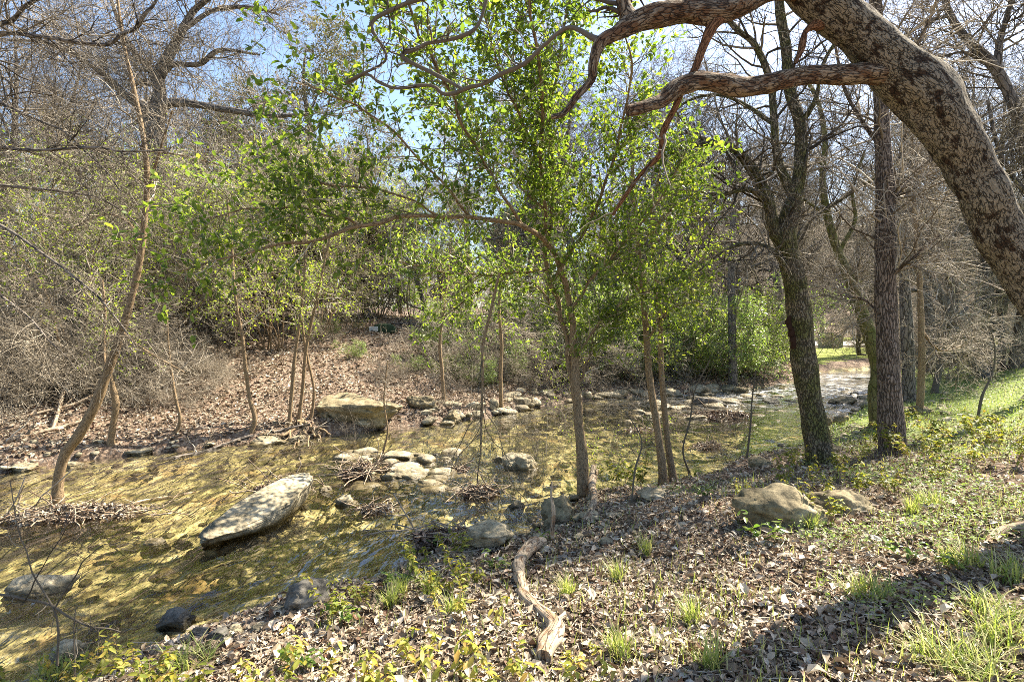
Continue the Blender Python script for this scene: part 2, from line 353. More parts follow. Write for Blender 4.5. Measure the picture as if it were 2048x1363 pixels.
# ---------------------------------------------------------------- ground, stream bed, lawn, road, water
def axis(dense, a, b, lo, hi, g=1.09):
    out = list(np.arange(a, b, dense)); s = dense; x = out[-1]
    while x < hi: s *= g; x += s; out.append(x)
    s = dense; x = a; pre = []
    while x > lo: s *= g; x -= s; pre.append(x)
    return np.array(pre[::-1] + out)
def grid_faces(nx, ny):
    i = np.arange(nx - 1)[None, :]; j = np.arange(ny - 1)[:, None]; a = j * nx + i
    return np.stack([a, a + 1, a + 1 + nx, a + nx], -1).reshape(-1, 4)
def compact(V, F, attrs=()):
    used = np.unique(F); mp = np.full(len(V), -1); mp[used] = np.arange(len(used)); return V[used], mp[F], [a[used] for a in attrs]
xs = axis(.075, -9, 10, -260, 320); ys = axis(.075, 1.5, 15, -40, 420, 1.05)
X, Y = np.meshgrid(xs, ys); Z, ins, near, dsh = terr(X.ravel(), Y.ravel())
V = np.stack([X.ravel(), Y.ravel(), Z], -1); F = grid_faces(len(xs), len(ys)); fc = V[F].mean(1); fin = ins[F].any(1); fnear = near[F].all(1); fd = dsh[F].mean(1)
lawnf = (~fin) & (~fnear) & (fc[:, 1] > 26) & (fc[:, 1] < 62) & (fc[:, 0] > 13) & (fd > 1.2 + .8 * vnoise(fc * .8)) | ((fc[:, 1] > 26) & fnear & (~fin) & (fc[:, 0] > 20))
bedw = np.where(ins, ss(0, .25, dsh), 0); p2 = np.stack([V[:, 0], V[:, 1], V[:, 0] * 0], -1)
greenw = np.where(near & ~ins, ss(4.2, 8, V[:, 0] + 1.2 * fbm(p2 * .5)) * ss(5.5, 8, V[:, 1]), 0) * (1 - bedw)
m = MT('forest_floor'); co = m.coord()
vo = m.n('ShaderNodeTexVoronoi', {'Vector': m.n('ShaderNodeVectorMath', {0: co, 1: m.n('ShaderNodeVectorMath', {0: m.n('ShaderNodeTexNoise', {'Vector': co, 'Scale': 14.}).outputs[1], 3: .08}, operation='SCALE').outputs[0]}, operation='ADD').outputs[0], 'Scale': 26., 'Randomness': 1.})
sepc = m.n('ShaderNodeSeparateColor', {0: vo.outputs[1]}).outputs[0]
lit = m.ramp(sepc, [(0, (.05, .035, .025)), (.3, (.12, .08, .055)), (.6, (.22, .16, .115)), (.85, (.36, .29, .22)), (1, (.14, .08, .05))])
soil = m.mix(m.noise(co, 6, 6), (.07, .05, .035), (.19, .135, .09)); base = m.mix(m.ramp(m.noise(co, 3, 5), [(.3, (.5, .5, .5)), (.6, (.95, .95, .95))]), soil, lit)
grn = m.mix(m.noise(co, 18, 5), (.09, .13, .03), (.26, .31, .10)); ga = m.n('ShaderNodeAttribute', attribute_name='green').outputs['Fac']
gm = m.ramp(m.math('ADD', m.noise(co, 3.5, 6, .7), m.math('SUBTRACT', ga, .55)), [(.42, (0, 0, 0)), (.6, (.9, .9, .9))]); base = m.mix(gm, base, grn)
bco = m.coord('Object', (1., .34, 1), (0, 0, R_(-52)))
b1 = m.noise(bco, .8, 6, .62, 1.2); b2 = m.noise(m.coord('Object', (1., .6, 1), (0, 0, R_(-52))), 5.5, 5, .6, .9); vb = m.n('ShaderNodeTexVoronoi', {'Vector': m.coord('Object', (1, .75, 1), (0, 0, R_(-52))), 'Scale': 9.}, feature='SMOOTH_F1').outputs[0]
bv = m.math('ADD', m.math('ADD', m.math('MULTIPLY', b1, .75), m.math('SUBTRACT', m.math('MULTIPLY', b2, .55), .17)), m.math('MULTIPLY', m.math('SUBTRACT', .45, vb), .16))
bed = m.ramp(bv, [(.36, (.04, .042, .026)), (.43, (.14, .128, .065)), (.49, (.33, .295, .155)), (.57, (.60, .53, .30)), (.65, (.88, .80, .56))])
brn = m.ramp(m.noise(co, 1.1, 4, .6), [(.52, (0, 0, 0)), (.66, (.75, .75, .75))]); bed = m.mix(brn, bed, m.mix(1., bed, (.62, .42, .30), 'MULTIPLY'))
ba = m.n('ShaderNodeAttribute', attribute_name='bed').outputs['Fac']
col = m.mix(m.ramp(m.math('ADD', ba, m.math('MULTIPLY', m.math('SUBTRACT', m.noise(co, 7, 4), .5), .8)), [(.25, (0, 0, 0)), (.55, (1, 1, 1))]), base, bed)
hh = m.math('ADD', m.math('MULTIPLY', vo.outputs[0], -1.2), m.noise(co, 30, 5))
M['ground'] = m.done(m.pbr(col, .88, m.bump(hh, .7, .02), .2))
m = MT('lawn_grass'); co = m.coord(); c = m.mix(m.ramp(m.noise(co, .8, 6, .7), [(.35, (0, 0, 0)), (.65, (1, 1, 1))]), (.24, .30, .06), (.40, .44, .12)); c = m.mix(m.math('MULTIPLY', m.noise(co, 30, 4), .6), c, (.16, .19, .06))
M['lawn'] = m.done(m.pbr(c, .9, m.bump(m.noise(co, 60, 4), .6, .03), .1))
M['road'] = simple('pale_pavement', (.40, .37, .34), (.52, .49, .45), 1.5)
def sheet(name, V, F, mat, attrs):
    V2, F2, A = compact(V, F, [a for _, a in attrs]); o = Buf().add(V2, F2).build(name, mat)
    for (nm, _), a in zip(attrs, A):
        at = o.data.attributes.new(nm, 'FLOAT', 'POINT'); at.data.foreach_set('value', a.astype(np.float32))
    o['kind'] = 'structure'; return o
roadf = (fc[:, 1] > 42) & (fc[:, 1] < 54) & (fc[:, 0] > 12) & (~fin)
sheet('ground', V, F[~lawnf & ~roadf], M['ground'], [('bed', bedw), ('green', greenw)])
sheet('lawn', V, F[lawnf & ~roadf], M['lawn'], [])
sheet('road', V, F[roadf], M['road'], [])
kx = np.linspace(12.4, 90, 120); ky = 42.0 - .0 * kx; kb = Buf()
prof = [(0, -.2), (0, .14), (.16, .14), (.16, -.2)]
kv = np.array([[[x, 41.84 + a, terr(np.array([x]), np.array([42.]))[0][0] + b_] for a, b_ in prof] for x in kx]); q = np.arange(len(kx) - 1)[:, None] * 4
kb.add(kv, np.concatenate([q + [k, k + 1, k + 5, k + 4] for k in range(3)])); M['kerb'] = simple('tan_kerb', (.42, .36, .26), (.52, .46, .36), 3)
o = kb.build('kerb', M['kerb'], smooth=False); o['kind'] = 'structure'
# water
xw = axis(.06, -9, 8, -46, 70, 1.04); yw = axis(.06, 2, 13, -10, 55, 1.03); XW, YW = np.meshgrid(xw, yw); zt, iw, _, dw = terr(XW.ravel(), YW.ravel())
pw = np.stack([XW.ravel(), YW.ravel(), XW.ravel() * 0], -1)
rap = np.exp(-(((pw[:, 0] - 9.5) / 4.5) ** 2 + ((pw[:, 1] - 18.8) / 3.2) ** 2)) + .8 * np.exp(-(((pw[:, 0] - 15.5) / 4) ** 2 + ((pw[:, 1] - 23.2) / 1.2) ** 2))
rot = np.stack([pw[:, 0] * .79 + pw[:, 1] * .62, (pw[:, 1] * .79 - pw[:, 0] * .62) * 2.4, pw[:, 0] * 0], -1)
wz = WZ + (.006 + .05 * rap) * fbm(rot * 1.6, 4) + .004 * fbm(rot * 5, 2)
VW = np.stack([pw[:, 0], pw[:, 1], wz], -1); FW = grid_faces(len(xw), len(yw)); okf = (iw[FW].any(1)) | (dw[FW].min(1) < .5); VW2, FW2, (rp,) = compact(VW, FW[okf], [rap])
m = MT('stream_water'); wc = m.coord('Object', (1., .42, 1), (0, 0, R_(-52)))
w1 = m.noise(wc, 3.5, 3, .5, .6); w2 = m.noise(wc, 13, 2, .5, .4); ra = m.n('ShaderNodeAttribute', attribute_name='rapid').outputs['Fac']
hgt = m.math('ADD', w1, m.math('MULTIPLY', w2, .28)); nn = m.bump(hgt, .8, .055)
fr = m.n('ShaderNodeFresnel', {'IOR': 1.4, 'Normal': nn}).outputs[0]
gl = m.n('ShaderNodeBsdfGlossy', {'Color': (1, 1, 1, 1), 'Roughness': .09, 'Normal': nn}).outputs[0]
tr = m.n('ShaderNodeBsdfTransparent', {'Color': (.90, .88, .76, 1)}).outputs[0]
ms = m.n('ShaderNodeMixShader', {0: m.math('MINIMUM', m.math('MULTIPLY', fr, 2.1), 1.)}); m.set(ms, 1, tr); m.set(ms, 2, gl)
foam = m.math('MULTIPLY', m.ramp(m.noise(m.coord('Object', (.7, 2.2, 1), (0, 0, R_(-30))), 3.2, 7, .75, .3), [(.50, (0, 0, 0)), (.60, (1, 1, 1))]), ra)
m2 = m.n('ShaderNodeMixShader', {0: m.math('MINIMUM', m.math('MULTIPLY', foam, .95), .9)}); m.set(m2, 1, ms.outputs[0]); m.set(m2, 2, m.pbr((.82, .84, .84), .5, nn))
M['water'] = m.done(m2.outputs[0])
wo_ = Buf().add(VW2, FW2).build('water', M['water']); wo_['kind'] = 'structure'
at = wo_.data.attributes.new('rapid', 'FLOAT', 'POINT'); at.data.foreach_set('value', np.clip(rp, 0, 1).astype(np.float32))
# ---------------------------------------------------------------- rocks
import bmesh
_bm = bmesh.new(); bmesh.ops.create_icosphere(_bm, subdivisions=5, radius=1.0); _bm.verts.ensure_lookup_table()
IV = np.array([v.co[:] for v in _bm.verts]); IF = np.array([[v.index for v in f.verts] for f in _bm.faces]); _bm.free()
_bm = bmesh.new(); bmesh.ops.create_icosphere(_bm, subdivisions=3, radius=1.0); _bm.verts.ensure_lookup_table()
IV3 = np.array([v.co[:] for v in _bm.verts]); IF3 = np.array([[v.index for v in f.verts] for f in _bm.faces]); _bm.free()
def rockshape(seed, dims, box=.75, npl=15, rough=.14, strata=.0, lo=False):
    r = np.random.default_rng(seed); p = (IV3 if lo else IV).copy(); p = np.sign(p) * np.abs(p) ** box
    for _ in range(npl):
        n = nrm(r.normal(size=3) * [1, 1, .8]); d = r.uniform(.55, .88); p = p - np.maximum(p @ n - d, 0)[:, None] * n * .92
    p = p + nrm(p) * (rough * fbm(p * 1.7 + seed, 4) + rough * .35 * fbm(p * 6 + seed, 3) - rough * .5 * np.maximum(0, .12 - np.abs(vnoise(p * 2.3 + seed * 1.7))) / .12)[:, None]
    if strata: p[:, :2] *= (1 + strata * np.abs(vnoise(np.stack([p[:, 2] * 7 + seed, p[:, 0] * .5, p[:, 1] * .5], -1))))[:, None]
    mn, mx = p.min(0), p.max(0); p = (p - (mn + mx) / 2) / ((mx - mn) / 2)
    return p * np.asarray(dims) / 2
def rock(u, v, w, h, dr, yaw, mat, seed, label, sink=.25, tilt=0., box=.75, cat_='rock', name='rock', group=None, strata=.0, roll=0.):
    """u,v = bottom centre in the photo, w,h = visible width and height in px, dr = depth/width"""
    g = G(u, v); sc_ = g[1] / FPX; W, Hh = w * sc_, h * sc_ / (1 - sink); D = W * dr
    p = rockshape(seed, (W, D, Hh), box, strata=strata, lo=w < 22)
    ct, st = math.cos(tilt), math.sin(tilt); p = p @ np.array([[ct, 0, -st], [0, 1, 0], [st, 0, ct]]).T
    cr, sr = math.cos(roll), math.sin(roll); p = p @ np.array([[1, 0, 0], [0, cr, -sr], [0, sr, cr]]).T
    cy, sy = math.cos(yaw), math.sin(yaw); p = p @ np.array([[cy, -sy, 0], [sy, cy, 0], [0, 0, 1]]).T
    zb = max(g[2], WZ - .10) - (Hh * .12 if g[2] < WZ + .04 else 0); Hh *= 1.12 if g[2] < WZ + .04 else 1; loc = np.array([g[0], g[1] + D * .35, zb]); p[:, 2] += Hh * (.5 - sink)
    o = Buf().add(p, IF3 if w < 22 else IF).build(name, mat); o.location = loc.tolist(); return tag(o, label, cat_, group)
K_, D_, T_ = M['rock'], M['rockd'], M['rockt']
# long tilted boulder in the stream, traced end to end
a_, b_ = G(395, 1105), G(618, 1010); mid = (a_ + b_) / 2; ln = np.linalg.norm((b_ - a_)[:2]) * 1.14; yw_ = math.atan2(b_[1] - a_[1], b_[0] - a_[0])
p = rockshape(41, (ln, .56, .44), .36, 5, .10, .06); t_ = p[:, 0] / ln + .5; p[:, 2] += .10 * t_; p[:, 1] *= (.80 + .28 * ss(0, .6, t_)); p[:, 2] *= (.62 + .42 * ss(0, .8, t_))
p = p @ np.array([[1, 0, 0], [0, math.cos(.22), -math.sin(.22)], [0, math.sin(.22), math.cos(.22)]]).T
p = p @ np.array([[math.cos(yw_), -math.sin(yw_), 0], [math.sin(yw_), math.cos(yw_), 0], [0, 0, 1]]).T
o = Buf().add(p, IF).build('boulder', K_); o.location = (mid[0], mid[1] + .12, WZ + .05); tag(o, 'long narrow pale limestone boulder lying slantwise in the golden shallows', 'boulder')
rock(712, 856, 180, 60, .75, .05, T_, 5, 'big flat-topped mossy boulder at the foot of the leafy far bank', .2, 0, .6, 'boulder', 'boulder')
rock(1700, 1030, 150, 40, .6, .15, T_, 313, 'lower tan slab touching the right end of the broad tan boulder', .5, .0, .8)
rock(1590, 1060, 215, 78, .6, -.12, T_, 12, 'broad rounded tan boulder half buried in leaves on the near bank', .45, .03, .8, 'boulder', 'boulder')
RL = [
 (605, 1222, 92, 52, .8, .3, D_, 21, 'dark grey angular rock at the water edge among weeds and leaves'),
 (1040, 940, 74, 46, .8, .2, K_, 22, 'grey-topped rounded rock with a pale side in mid stream, beside a smaller white one'),
 (998, 925, 40, 24, .8, .0, K_, 23, 'small white rock touching the left side of the grey mid stream rock'),
 (58, 1195, 130, 60, .6, .25, K_, 24, 'pale streaked boulder in the golden water at the left edge behind bare twigs'),
 (302, 1092, 56, 30, .7, .1, K_, 25, 'small wedge of grey stone just left of the long slanting boulder'),
 (360, 1083, 40, 15, .6, .3, D_, 26, 'low dark stone between the grey wedge and the long boulder'),
 (342, 1258, 76, 44, .8, .2, D_, 27, 'black wet craggy rock in the shallows near the bottom left'),
 (215, 1240, 40, 24, .8, .4, D_, 28, 'small bluish stone just left of the black wet craggy rock'),
 (395, 1282, 40, 24, .9, .4, D_, 29, 'dark lump of stone just right of the black craggy rock'),
 (175, 1262, 52, 22, .7, .1, D_, 281, 'flat slate coloured stone in the water at the lower left'),
 (690, 1012, 52, 34, .8, .2, K_, 30, 'pale rounded stone in the stream right of the long boulder tip'),
 (652, 985, 46, 26, .8, .2, T_, 31, 'grey-tan stone tucked behind the upper end of the long boulder'),
 (722, 930, 44, 26, .8, .5, K_, 32, 'pale stone under the dark twig pile on the limestone shelf'),
 (800, 958, 90, 34, .7, .1, K_, 33, 'largest white hump of the limestone shelf crossing the stream'),
 (735, 958, 30, 30, .8, .1, K_, 34, 'small white block left of the largest white hump'),
 (845, 915, 36, 18, .7, .1, K_, 35, 'low cream stone at the back of the limestone shelf'),
 (890, 925, 36, 22, .7, .1, K_, 36, 'bright cream stone between the shelf and the mid stream rocks'),
 (868, 912, 20, 16, .8, .1, D_, 37, 'small dark round stone behind the bright cream stone'),
 (718, 862, 52, 12, .6, .1, K_, 38, 'low pale slab in front of the flat-topped mossy boulder'),
 (646, 838, 26, 16, .8, .2, T_, 39, 'small tan stone propped under the left end of the mossy boulder'),
 (900, 848, 44, 32, .8, .2, T_, 40, 'mossy square rock at the far waterline right of the big mossy boulder'),
 (840, 818, 60, 26, .7, .2, T_, 42, 'dull rock half hidden in leaves above the far waterline'),
 (988, 822, 20, 26, .8, .2, K_, 43, 'upright pale stone at the far waterline between thin stems'),
 (1028, 1018, 46, 30, .8, .1, K_, 44, 'pitted pale stone in the shallows below the hanging dead branch'),
 (975, 1108, 110, 54, .8, .1, K_, 45, 'knobbly cream limestone block at the near waterline above the driftwood log'),
 (1120, 1050, 76, 52, .8, .4, T_, 46, 'brown domed rock at the waterline left of the centre sapling'),
 (1100, 1062, 34, 26, .8, .4, T_, 47, 'small tan cube of stone in front of the brown domed rock'),
 (1310, 1002, 70, 22, .7, .0, K_, 48, 'flat pale stone at the near waterline below the twin saplings'),
 (1395, 800, 60, 12, .5, .1, D_, 49, 'thin dark ledge along the far edge of the riffle'),
 (1425, 812, 74, 24, .6, -.1, D_, 50, 'dark grey rock on the gravel bar in the riffle'),
 (1483, 785, 30, 18, .8, .3, T_, 51, 'rusty rock at the far waterline beside the bright green thicket'),
 (1562, 822, 24, 10, .8, .3, D_, 52, 'small black wet stone left of the forked mossy tree'),
 (1690, 808, 60, 22, .6, .4, T_, 53, 'slanting brown slab between the forked tree and the curved green trunk'),
 (1645, 838, 40, 28, .8, .4, D_, 54, 'dark rock touching the right side of the forked mossy tree'),
 (1655, 852, 30, 20, .8, .1, T_, 55, 'grey boulder below the dark rock by the forked tree'),
 (1688, 848, 34, 18, .8, .2, T_, 56, 'grey stone just left of the curved green trunk'),
 (1845, 833, 60, 22, .7, .2, T_, 57, 'mossy rock at the foot of the thin straight stem'),
 (1525, 938, 50, 22, .8, .2, T_, 58, 'brown square rock at the near waterline left of the forked tree'),
 (1665, 905, 36, 14, .8, .2, T_, 59, 'low stone in the grass right of the forked mossy tree base'),
 (545, 1000, 26, 12, .8, .2, T_, 60, 'small brown stone below the dark leaf clump behind the long boulder'),
 (135, 938, 50, 16, .7, .2, K_, 61, 'pale slab at the far waterline near the leaning sapling'),
 (30, 945, 54, 16, .7, .2, K_, 62, 'pale stone at the far waterline by the left edge'),
 (265, 912, 60, 14, .7, .2, K_, 63, 'cream slab at the far waterline below the two thin trunks'),
 (530, 893, 80, 20, .7, .25, K_, 64, 'cream ledge at the far waterline by the exposed roots'),
 (590, 885, 50, 18, .7, .25, K_, 65, 'pale ledge stone under the exposed roots'),
 (430, 1290, 44, 24, .8, .3, D_, 66, 'grey stone at the near waterline at the bottom left'),
 (468, 1272, 34, 20, .8, .3, K_, 67, 'small grey round stone on the near waterline'),
 (515, 1268, 36, 20, .8, .3, K_, 68, 'cream stone between two small grey ones on the near waterline'),
 (550, 1228, 56, 14, .5, .5, K_, 69, 'thin pale slab leaning against the dark angular rock'),
 (100, 1340, 110, 60, .8, .2, K_, 70, 'pale underwater boulder at the bottom left corner'),
 (455, 1140, 60, 12, .7, .4, D_, 71, 'dark submerged stone below the long boulder'),
 (320, 1145, 60, 14, .8, .2, K_, 72, 'golden submerged hump in the shallows below the grey wedge'),
 (1550, 1228, 18, 10, .8, .2, K_, 74, 'pebble sized pale stone among the leaves right of the log'),
 (96, 1070, 40, 12, .8, .2, T_, 75, 'reddish stone in the golden water below the drift pile'),
]
for u, v, w, h, dr, yaw, mt, sd, lb in RL: rock(u, v, w, h, dr, yaw, mt, sd, lb, .22, strata=.04 if w > 60 else 0)
# gravel and cobbles, uncountable
gb = Buf()
def scatter_stones(u0, u1, v0, v1, n, lo, hi, up=0.):
    for _ in range(n):
        g = G(rng.uniform(u0, u1), rng.uniform(v0, v1)); s = rng.uniform(lo, hi) * g[1] / 6
        p = rockshape(int(rng.integers(1e6)), (s * rng.uniform(.8, 1.5), s, s * .55), .8, 8, .06, lo=True); gb.add(p + [g[0], g[1], max(g[2], WZ - .1) + up * s], IF3)
for a in [(690, 930, 905, 985, 90, .05, .30, .16), (690, 960, 900, 1000, 130, .02, .09, .5), (600, 1000, 960, 1130, 80, .03, .13, .25), (930, 1250, 920, 1090, 100, .03, .15, .2), (1250, 1560, 790, 850, 60, .04, .2, .15), (60, 640, 1020, 1300, 110, .03, .14), (850, 1400, 800, 850, 90, .05, .2), (1180, 1560, 800, 900, 60, .03, .12), (0, 640, 880, 950, 60, .03, .1), (1380, 1740, 772, 835, 110, .06, .2), (560, 1200, 1000, 1120, 60, .03, .1), (250, 620, 1190, 1290, 60, .02, .08), (1000, 1500, 780, 800, 60, .04, .14), (1480, 1720, 840, 900, 40, .04, .12), (300, 700, 1050, 1180, 30, .02, .09), (1750, 1900, 745, 840, 30, .06, .16)]: scatter_stones(*a)
o = gb.build('stream_gravel', K_); tag(o, 'loose cobbles and gravel along the stream', 'gravel', kind='stuff')
# ---------------------------------------------------------------- leaf litter
def scatter_pts(n, rmin, rmax, amin=-62, amax=62, pw_=1.0):
    r = rmin * (rmax / rmin) ** (rng.random(n) ** pw_); a = np.radians(rng.uniform(amin, amax, n)); return r * np.sin(a), r * np.cos(a)
def litter(n, rmin, rmax, size, keep, b):
    x, y = scatter_pts(n, rmin, rmax, pw_=.8); h, i_, nr, d = terr(x, y); k = keep(x, y, i_, nr, d); x, y, h = x[k], y[k], h[k]; Mn = len(x)
    a = rng.uniform(0, 2 * np.pi, Mn); tl = rng.normal(size=(Mn, 3)) * .55 + [0, 0, 1.]; dd = np.stack([np.cos(a), np.sin(a), rng.normal(size=Mn) * .28], -1)
    r = np.hypot(x, y); s = rng.uniform(size[0], size[1], Mn) * (1 + np.clip(r - 5, 0, 20) * .05)
    leafs(b, np.stack([x, y, h + rng.uniform(.004, .035, Mn)], -1), dd, nrm(tl), s,   .5, .5, .28)
lb_ = Buf()
nn_ = lambda x, y, f=1.0: fbm(np.stack([x * f, y * f, x * 0 + 4], -1), 3)
litter(90000, 2.0, 9, (.008, .022), lambda x, y, i, nr, d: (~i) & nr, lb_)
litter(120000, 2.0, 13, (.022, .066), lambda x, y, i, nr, d: (~i) & nr & (rng.random(len(x)) < 1.15 - ss(4.5, 9, x) * .5 + .5 * nn_(x, y, 1.3)), lb_)
litter(150000, 7.0, 32, (.04, .08), lambda x, y, i, nr, d: (~i) & (~nr) & (x < 14) & (d > .1), lb_)
litter(9000, 2.0, 9, (.06, .11), lambda x, y, i, nr, d: (~i) & nr, lb_)
o = lb_.build('leaf_litter', M['litter'], smooth=False); tag(o, 'dry brown fallen leaves covering both banks', 'leaf litter', kind='stuff')
# fallen twigs over the ground
tb = Buf(); x, y = scatter_pts(2600, 2.2, 18); h, i_, nr, d = terr(x, y); k = ~i_; x, y, h = x[k], y[k], h[k]; a = rng.uniform(0, 6.28, len(x)); L = rng.uniform(.1, .6, len(x)); K = 5
Pt = np.stack([np.stack([x + np.cos(a) * L * t + .04 * L * rng.normal(size=len(x)), y + np.sin(a) * L * t + .04 * L * rng.normal(size=len(x)), x * 0], -1) for t in np.linspace(0, 1, K)], 1)
Pt[..., 2] = terr(Pt[..., 0].ravel(), Pt[..., 1].ravel())[0].reshape(len(x), K) + .03; tubes(tb, Pt, np.repeat(rng.uniform(.0015, .005, len(x))[:, None], K, 1), 4)
o = tb.build('fallen_twigs', M['twig']); tag(o, 'thin fallen twigs scattered over the leaves', 'twigs', kind='stuff')
# ---------------------------------------------------------------- grass and ground cover
def blades(b, x, y, h, L, w=.0035, lean=.5):
    n = len(x); a = rng.uniform(0, 6.28, n); K = 4; t = np.linspace(0, 1, K)[None]; ln_ = (rng.uniform(.2, 1, n) * lean)[:, None]
    px = x[:, None] + np.cos(a)[:, None] * L[:, None] * ln_ * t ** 1.6; py = y[:, None] + np.sin(a)[:, None] * L[:, None] * ln_ * t ** 1.6; pz = h[:, None] + L[:, None] * (t - .45 * ln_ * t ** 2)
    c = np.stack([px, py, pz], -1); sx = np.stack([-np.sin(a), np.cos(a), a * 0], -1)[:, None] * (w * rng.uniform(.6, 1.5, n))[:, None, None] * (1 - t ** 2 * .95)[..., None]
    V = np.stack([c + sx, c - sx], 2).reshape(n, -1, 3); o_ = (np.arange(n) * 2 * K)[:, None]
    b.add(V, np.concatenate([o_ + [2 * k, 2 * k + 1, 2 * k + 3, 2 * k + 2] for k in range(K - 1)]))
gb = Buf(); x, y = scatter_pts(60000, 2.1, 20, -20, 62); h, i_, nr, d = terr(x, y)
dens = .09 + .7 * ss(.15, .8, nn_(x, y, 1.1)) * ss(.5, 3, x + .5) + .9 * ss(3.5, 8, x) * ss(4, 8, y); k = (~i_) & nr & (rng.random(len(x)) < dens); x, y, h = x[k], y[k], h[k]
blades(gb, x, y, h, rng.uniform(.04, .14, len(x)) * (1 + .04 * y), .0028)
o = gb.build('grass', M['grass']); tag(o, 'thin green grass growing through the fallen leaves', 'grass', kind='stuff')
cb = Buf(); x, y = scatter_pts(150000, 3.5, 30, 5, 62); h, i_, nr, d = terr(x, y)
dens = 1.1 * ss(4.6, 8.5, x + 1.3 * nn_(x, y, .8)) * ss(6, 8, y) + .75 * ss(.1, .6, nn_(x + 9, y, .9)) * ss(1.2, 3, x) * (y < 7); k = (~i_) & nr & (rng.random(len(x)) < dens * .9); x, y, h = x[k], y[k], h[k]; n = len(x); a = rng.uniform(0, 6.28, n)
leafs(cb, np.stack([x, y, h + rng.uniform(.01, .11, n)], -1), np.stack([np.cos(a), np.sin(a), rng.normal(size=n) * .4], -1), nrm(rng.normal(size=(n, 3)) * .4 + [0, 0, 1]), rng.uniform(.018, .036, n) * (1 + .07 * np.clip(y - 4, 0, 20)), .5, .2, .05)
o = cb.build('ground_cover', M['cover']); tag(o, 'low small-leaved green ground cover on the near bank', 'ground cover', kind='stuff')
def tuft_mesh(n, L, spread, lean=.8, seed=0):
    b = Buf(); a = rng.uniform(0, 6.28, n); r = spread * np.sqrt(rng.random(n)); blades(b, np.cos(a) * r, np.sin(a) * r, np.zeros(n) - .01, rng.uniform(.4, 1, n) * L, .0032, lean); return b
tufts = [tuft_mesh(*q) for q in [(90, .26, .05), (150, .26, .12, 1.0), (260, .30, .2, 1.25)]]; tuft_data = []
TP = [(860, 1195, 0, 'leafy green grass clump on the bank above the yellow shrubs'), (800, 1190, 0, 'dark green grass clump at the water edge left of the log'), (1135, 1195, 0, 'bright grass clump just right of the driftwood log'), (1235, 1165, 0, 'pale green grass tuft in the shade band right of the log'), (1290, 1110, 0, 'thin grass tuft behind the shade band'),
 (1735, 1195, 1, 'long yellowish grass clump in the middle of the leaf litter on the right'), (1385, 1250, 0, 'small upright grass tuft below the boulder'), (1420, 1345, 0, 'short grass tuft at the bottom edge right of centre'), (1240, 1320, 0, 'green grass tuft between the log and the bottom edge'), (2010, 1290, 1, 'large bright grass clump at the bottom right corner'),
 (2030, 1160, 1, 'shaggy long grass clump at the right edge'), (1930, 1345, 2, 'dry and green grass clump at the bottom right edge'), (1975, 1235, 1, 'tall pointed grass clump above the corner clump'), (380, 1340, 1, 'drooping dark grass clump at the bottom left by the water'), (120, 1350, 1, 'dark green grass clump in the bottom left corner'),
 (1395, 950, 0, 'grass tuft at the waterline right of the twin saplings'), (1545, 1050, 0, 'grass tuft at the left foot of the tan boulder'), (1620, 1062, 0, 'grass tuft in front of the tan boulder'), (1860, 1010, 1, 'upright yellow-green grass clump right of the tan boulder'), (1825, 1030, 0, 'small grass tuft between boulder and yellow-green clump'), (905, 1230, 0, 'grass blades beside the yellow shrubs left of the log'), (1010, 1090, 0, 'grass tuft beside the knobbly limestone block'), (1925, 1130, 1, 'green grass clump right of the big shadow'), (780, 1215, 0, 'fine dark grass tuft at the water edge below the shallows')]
tmesh = {}
for u, v, ti, lb in TP:
    g = G(u, v)
    if ti not in tmesh: o = tufts[ti].build('grass_tuft', M['grass']); tmesh[ti] = o
    else: o = tmesh[ti].copy(); C.objects.link(o)
    o.location = g.tolist(); o.rotation_euler = (0, 0, rng.uniform(0, 6)); o.scale = (1,) * 3; tag(o, lb, 'grass', 'grass tufts on the near bank')
# ---------------------------------------------------------------- traced trees (near and middle ground)
def st(pts, K=None, wig=.0): return stroke(pts, K or max(8, len(pts) * 4), wig)
def base_y(u, v): return G(u, v)[1]
def twigset(b, srcs, n1, L1, n2, L2, n3=0, L3=(.1, .3), up=.02, wig=.22, r1=.45, rmin=.003, ang=(35, 75), K=6, t=(.15, 1), rmax=.02, out=None):
    lv = []
    for s_ in srcs:
        l1 = sprout(s_, n1, t, L1, ang, K, wig, up, r1, rmax, .35, .4, out=out, rmin=rmin); lv.append(l1)
    l1 = (np.concatenate([q[0] for q in lv]), np.concatenate([q[1] for q in lv])); tubes(b, *l1, 4)
    l2 = sprout(l1, n2, (.15, 1), L2, ang, 5, wig, up * .6, .6, 9, .4, .4, rmin=rmin * .8); tubes(b, *l2, 3); last = l2
    if n3: l3 = sprout(l2, n3, (.1, 1), L3, ang, 4, wig, 0, .6, 9, .5, .3, rmin=rmin * .65); tubes(b, *l3, 3); last = l3
    return l1, l2, last
# -- leaning oak
YO = 4.2
oak_tr = st([(2360, 1110, 4.6, 220), (2290, 930, 4.5, 170), (2212, 770, 4.4, 138), (2130, 660, 4.35, 96), (2072, 570, 4.3, 88), (2020, 490, 4.25, 83), (1976, 410, 4.2, 82), (1938, 335, 4.15, 84), (1898, 260, 4.1, 90), (1846, 190, 4.05, 98), (1775, 118, 4.0, 86), (1705, 55, 3.95, 80), (1640, 5, 3.9, 78), (1575, -60, 3.85, 70), (1480, -130, 3.8, 62)], 130, .015)
oak_l1 = st([(1900, 235, 4.1, 70), (1850, 185, 4.06, 64), (1790, 152, 4.0, 46), (1720, 149, 3.95, 38), (1650, 148, 3.9, 36), (1590, 152, 3.85, 36), (1540, 168, 3.8, 38), (1490, 176, 3.78, 40), (1440, 166, 3.75, 36), (1385, 165, 3.7, 34), (1350, 178, 3.68, 32), (1325, 202, 3.65, 28), (1295, 212, 3.6, 24), (1256, 222, 3.55, 20)], 70)
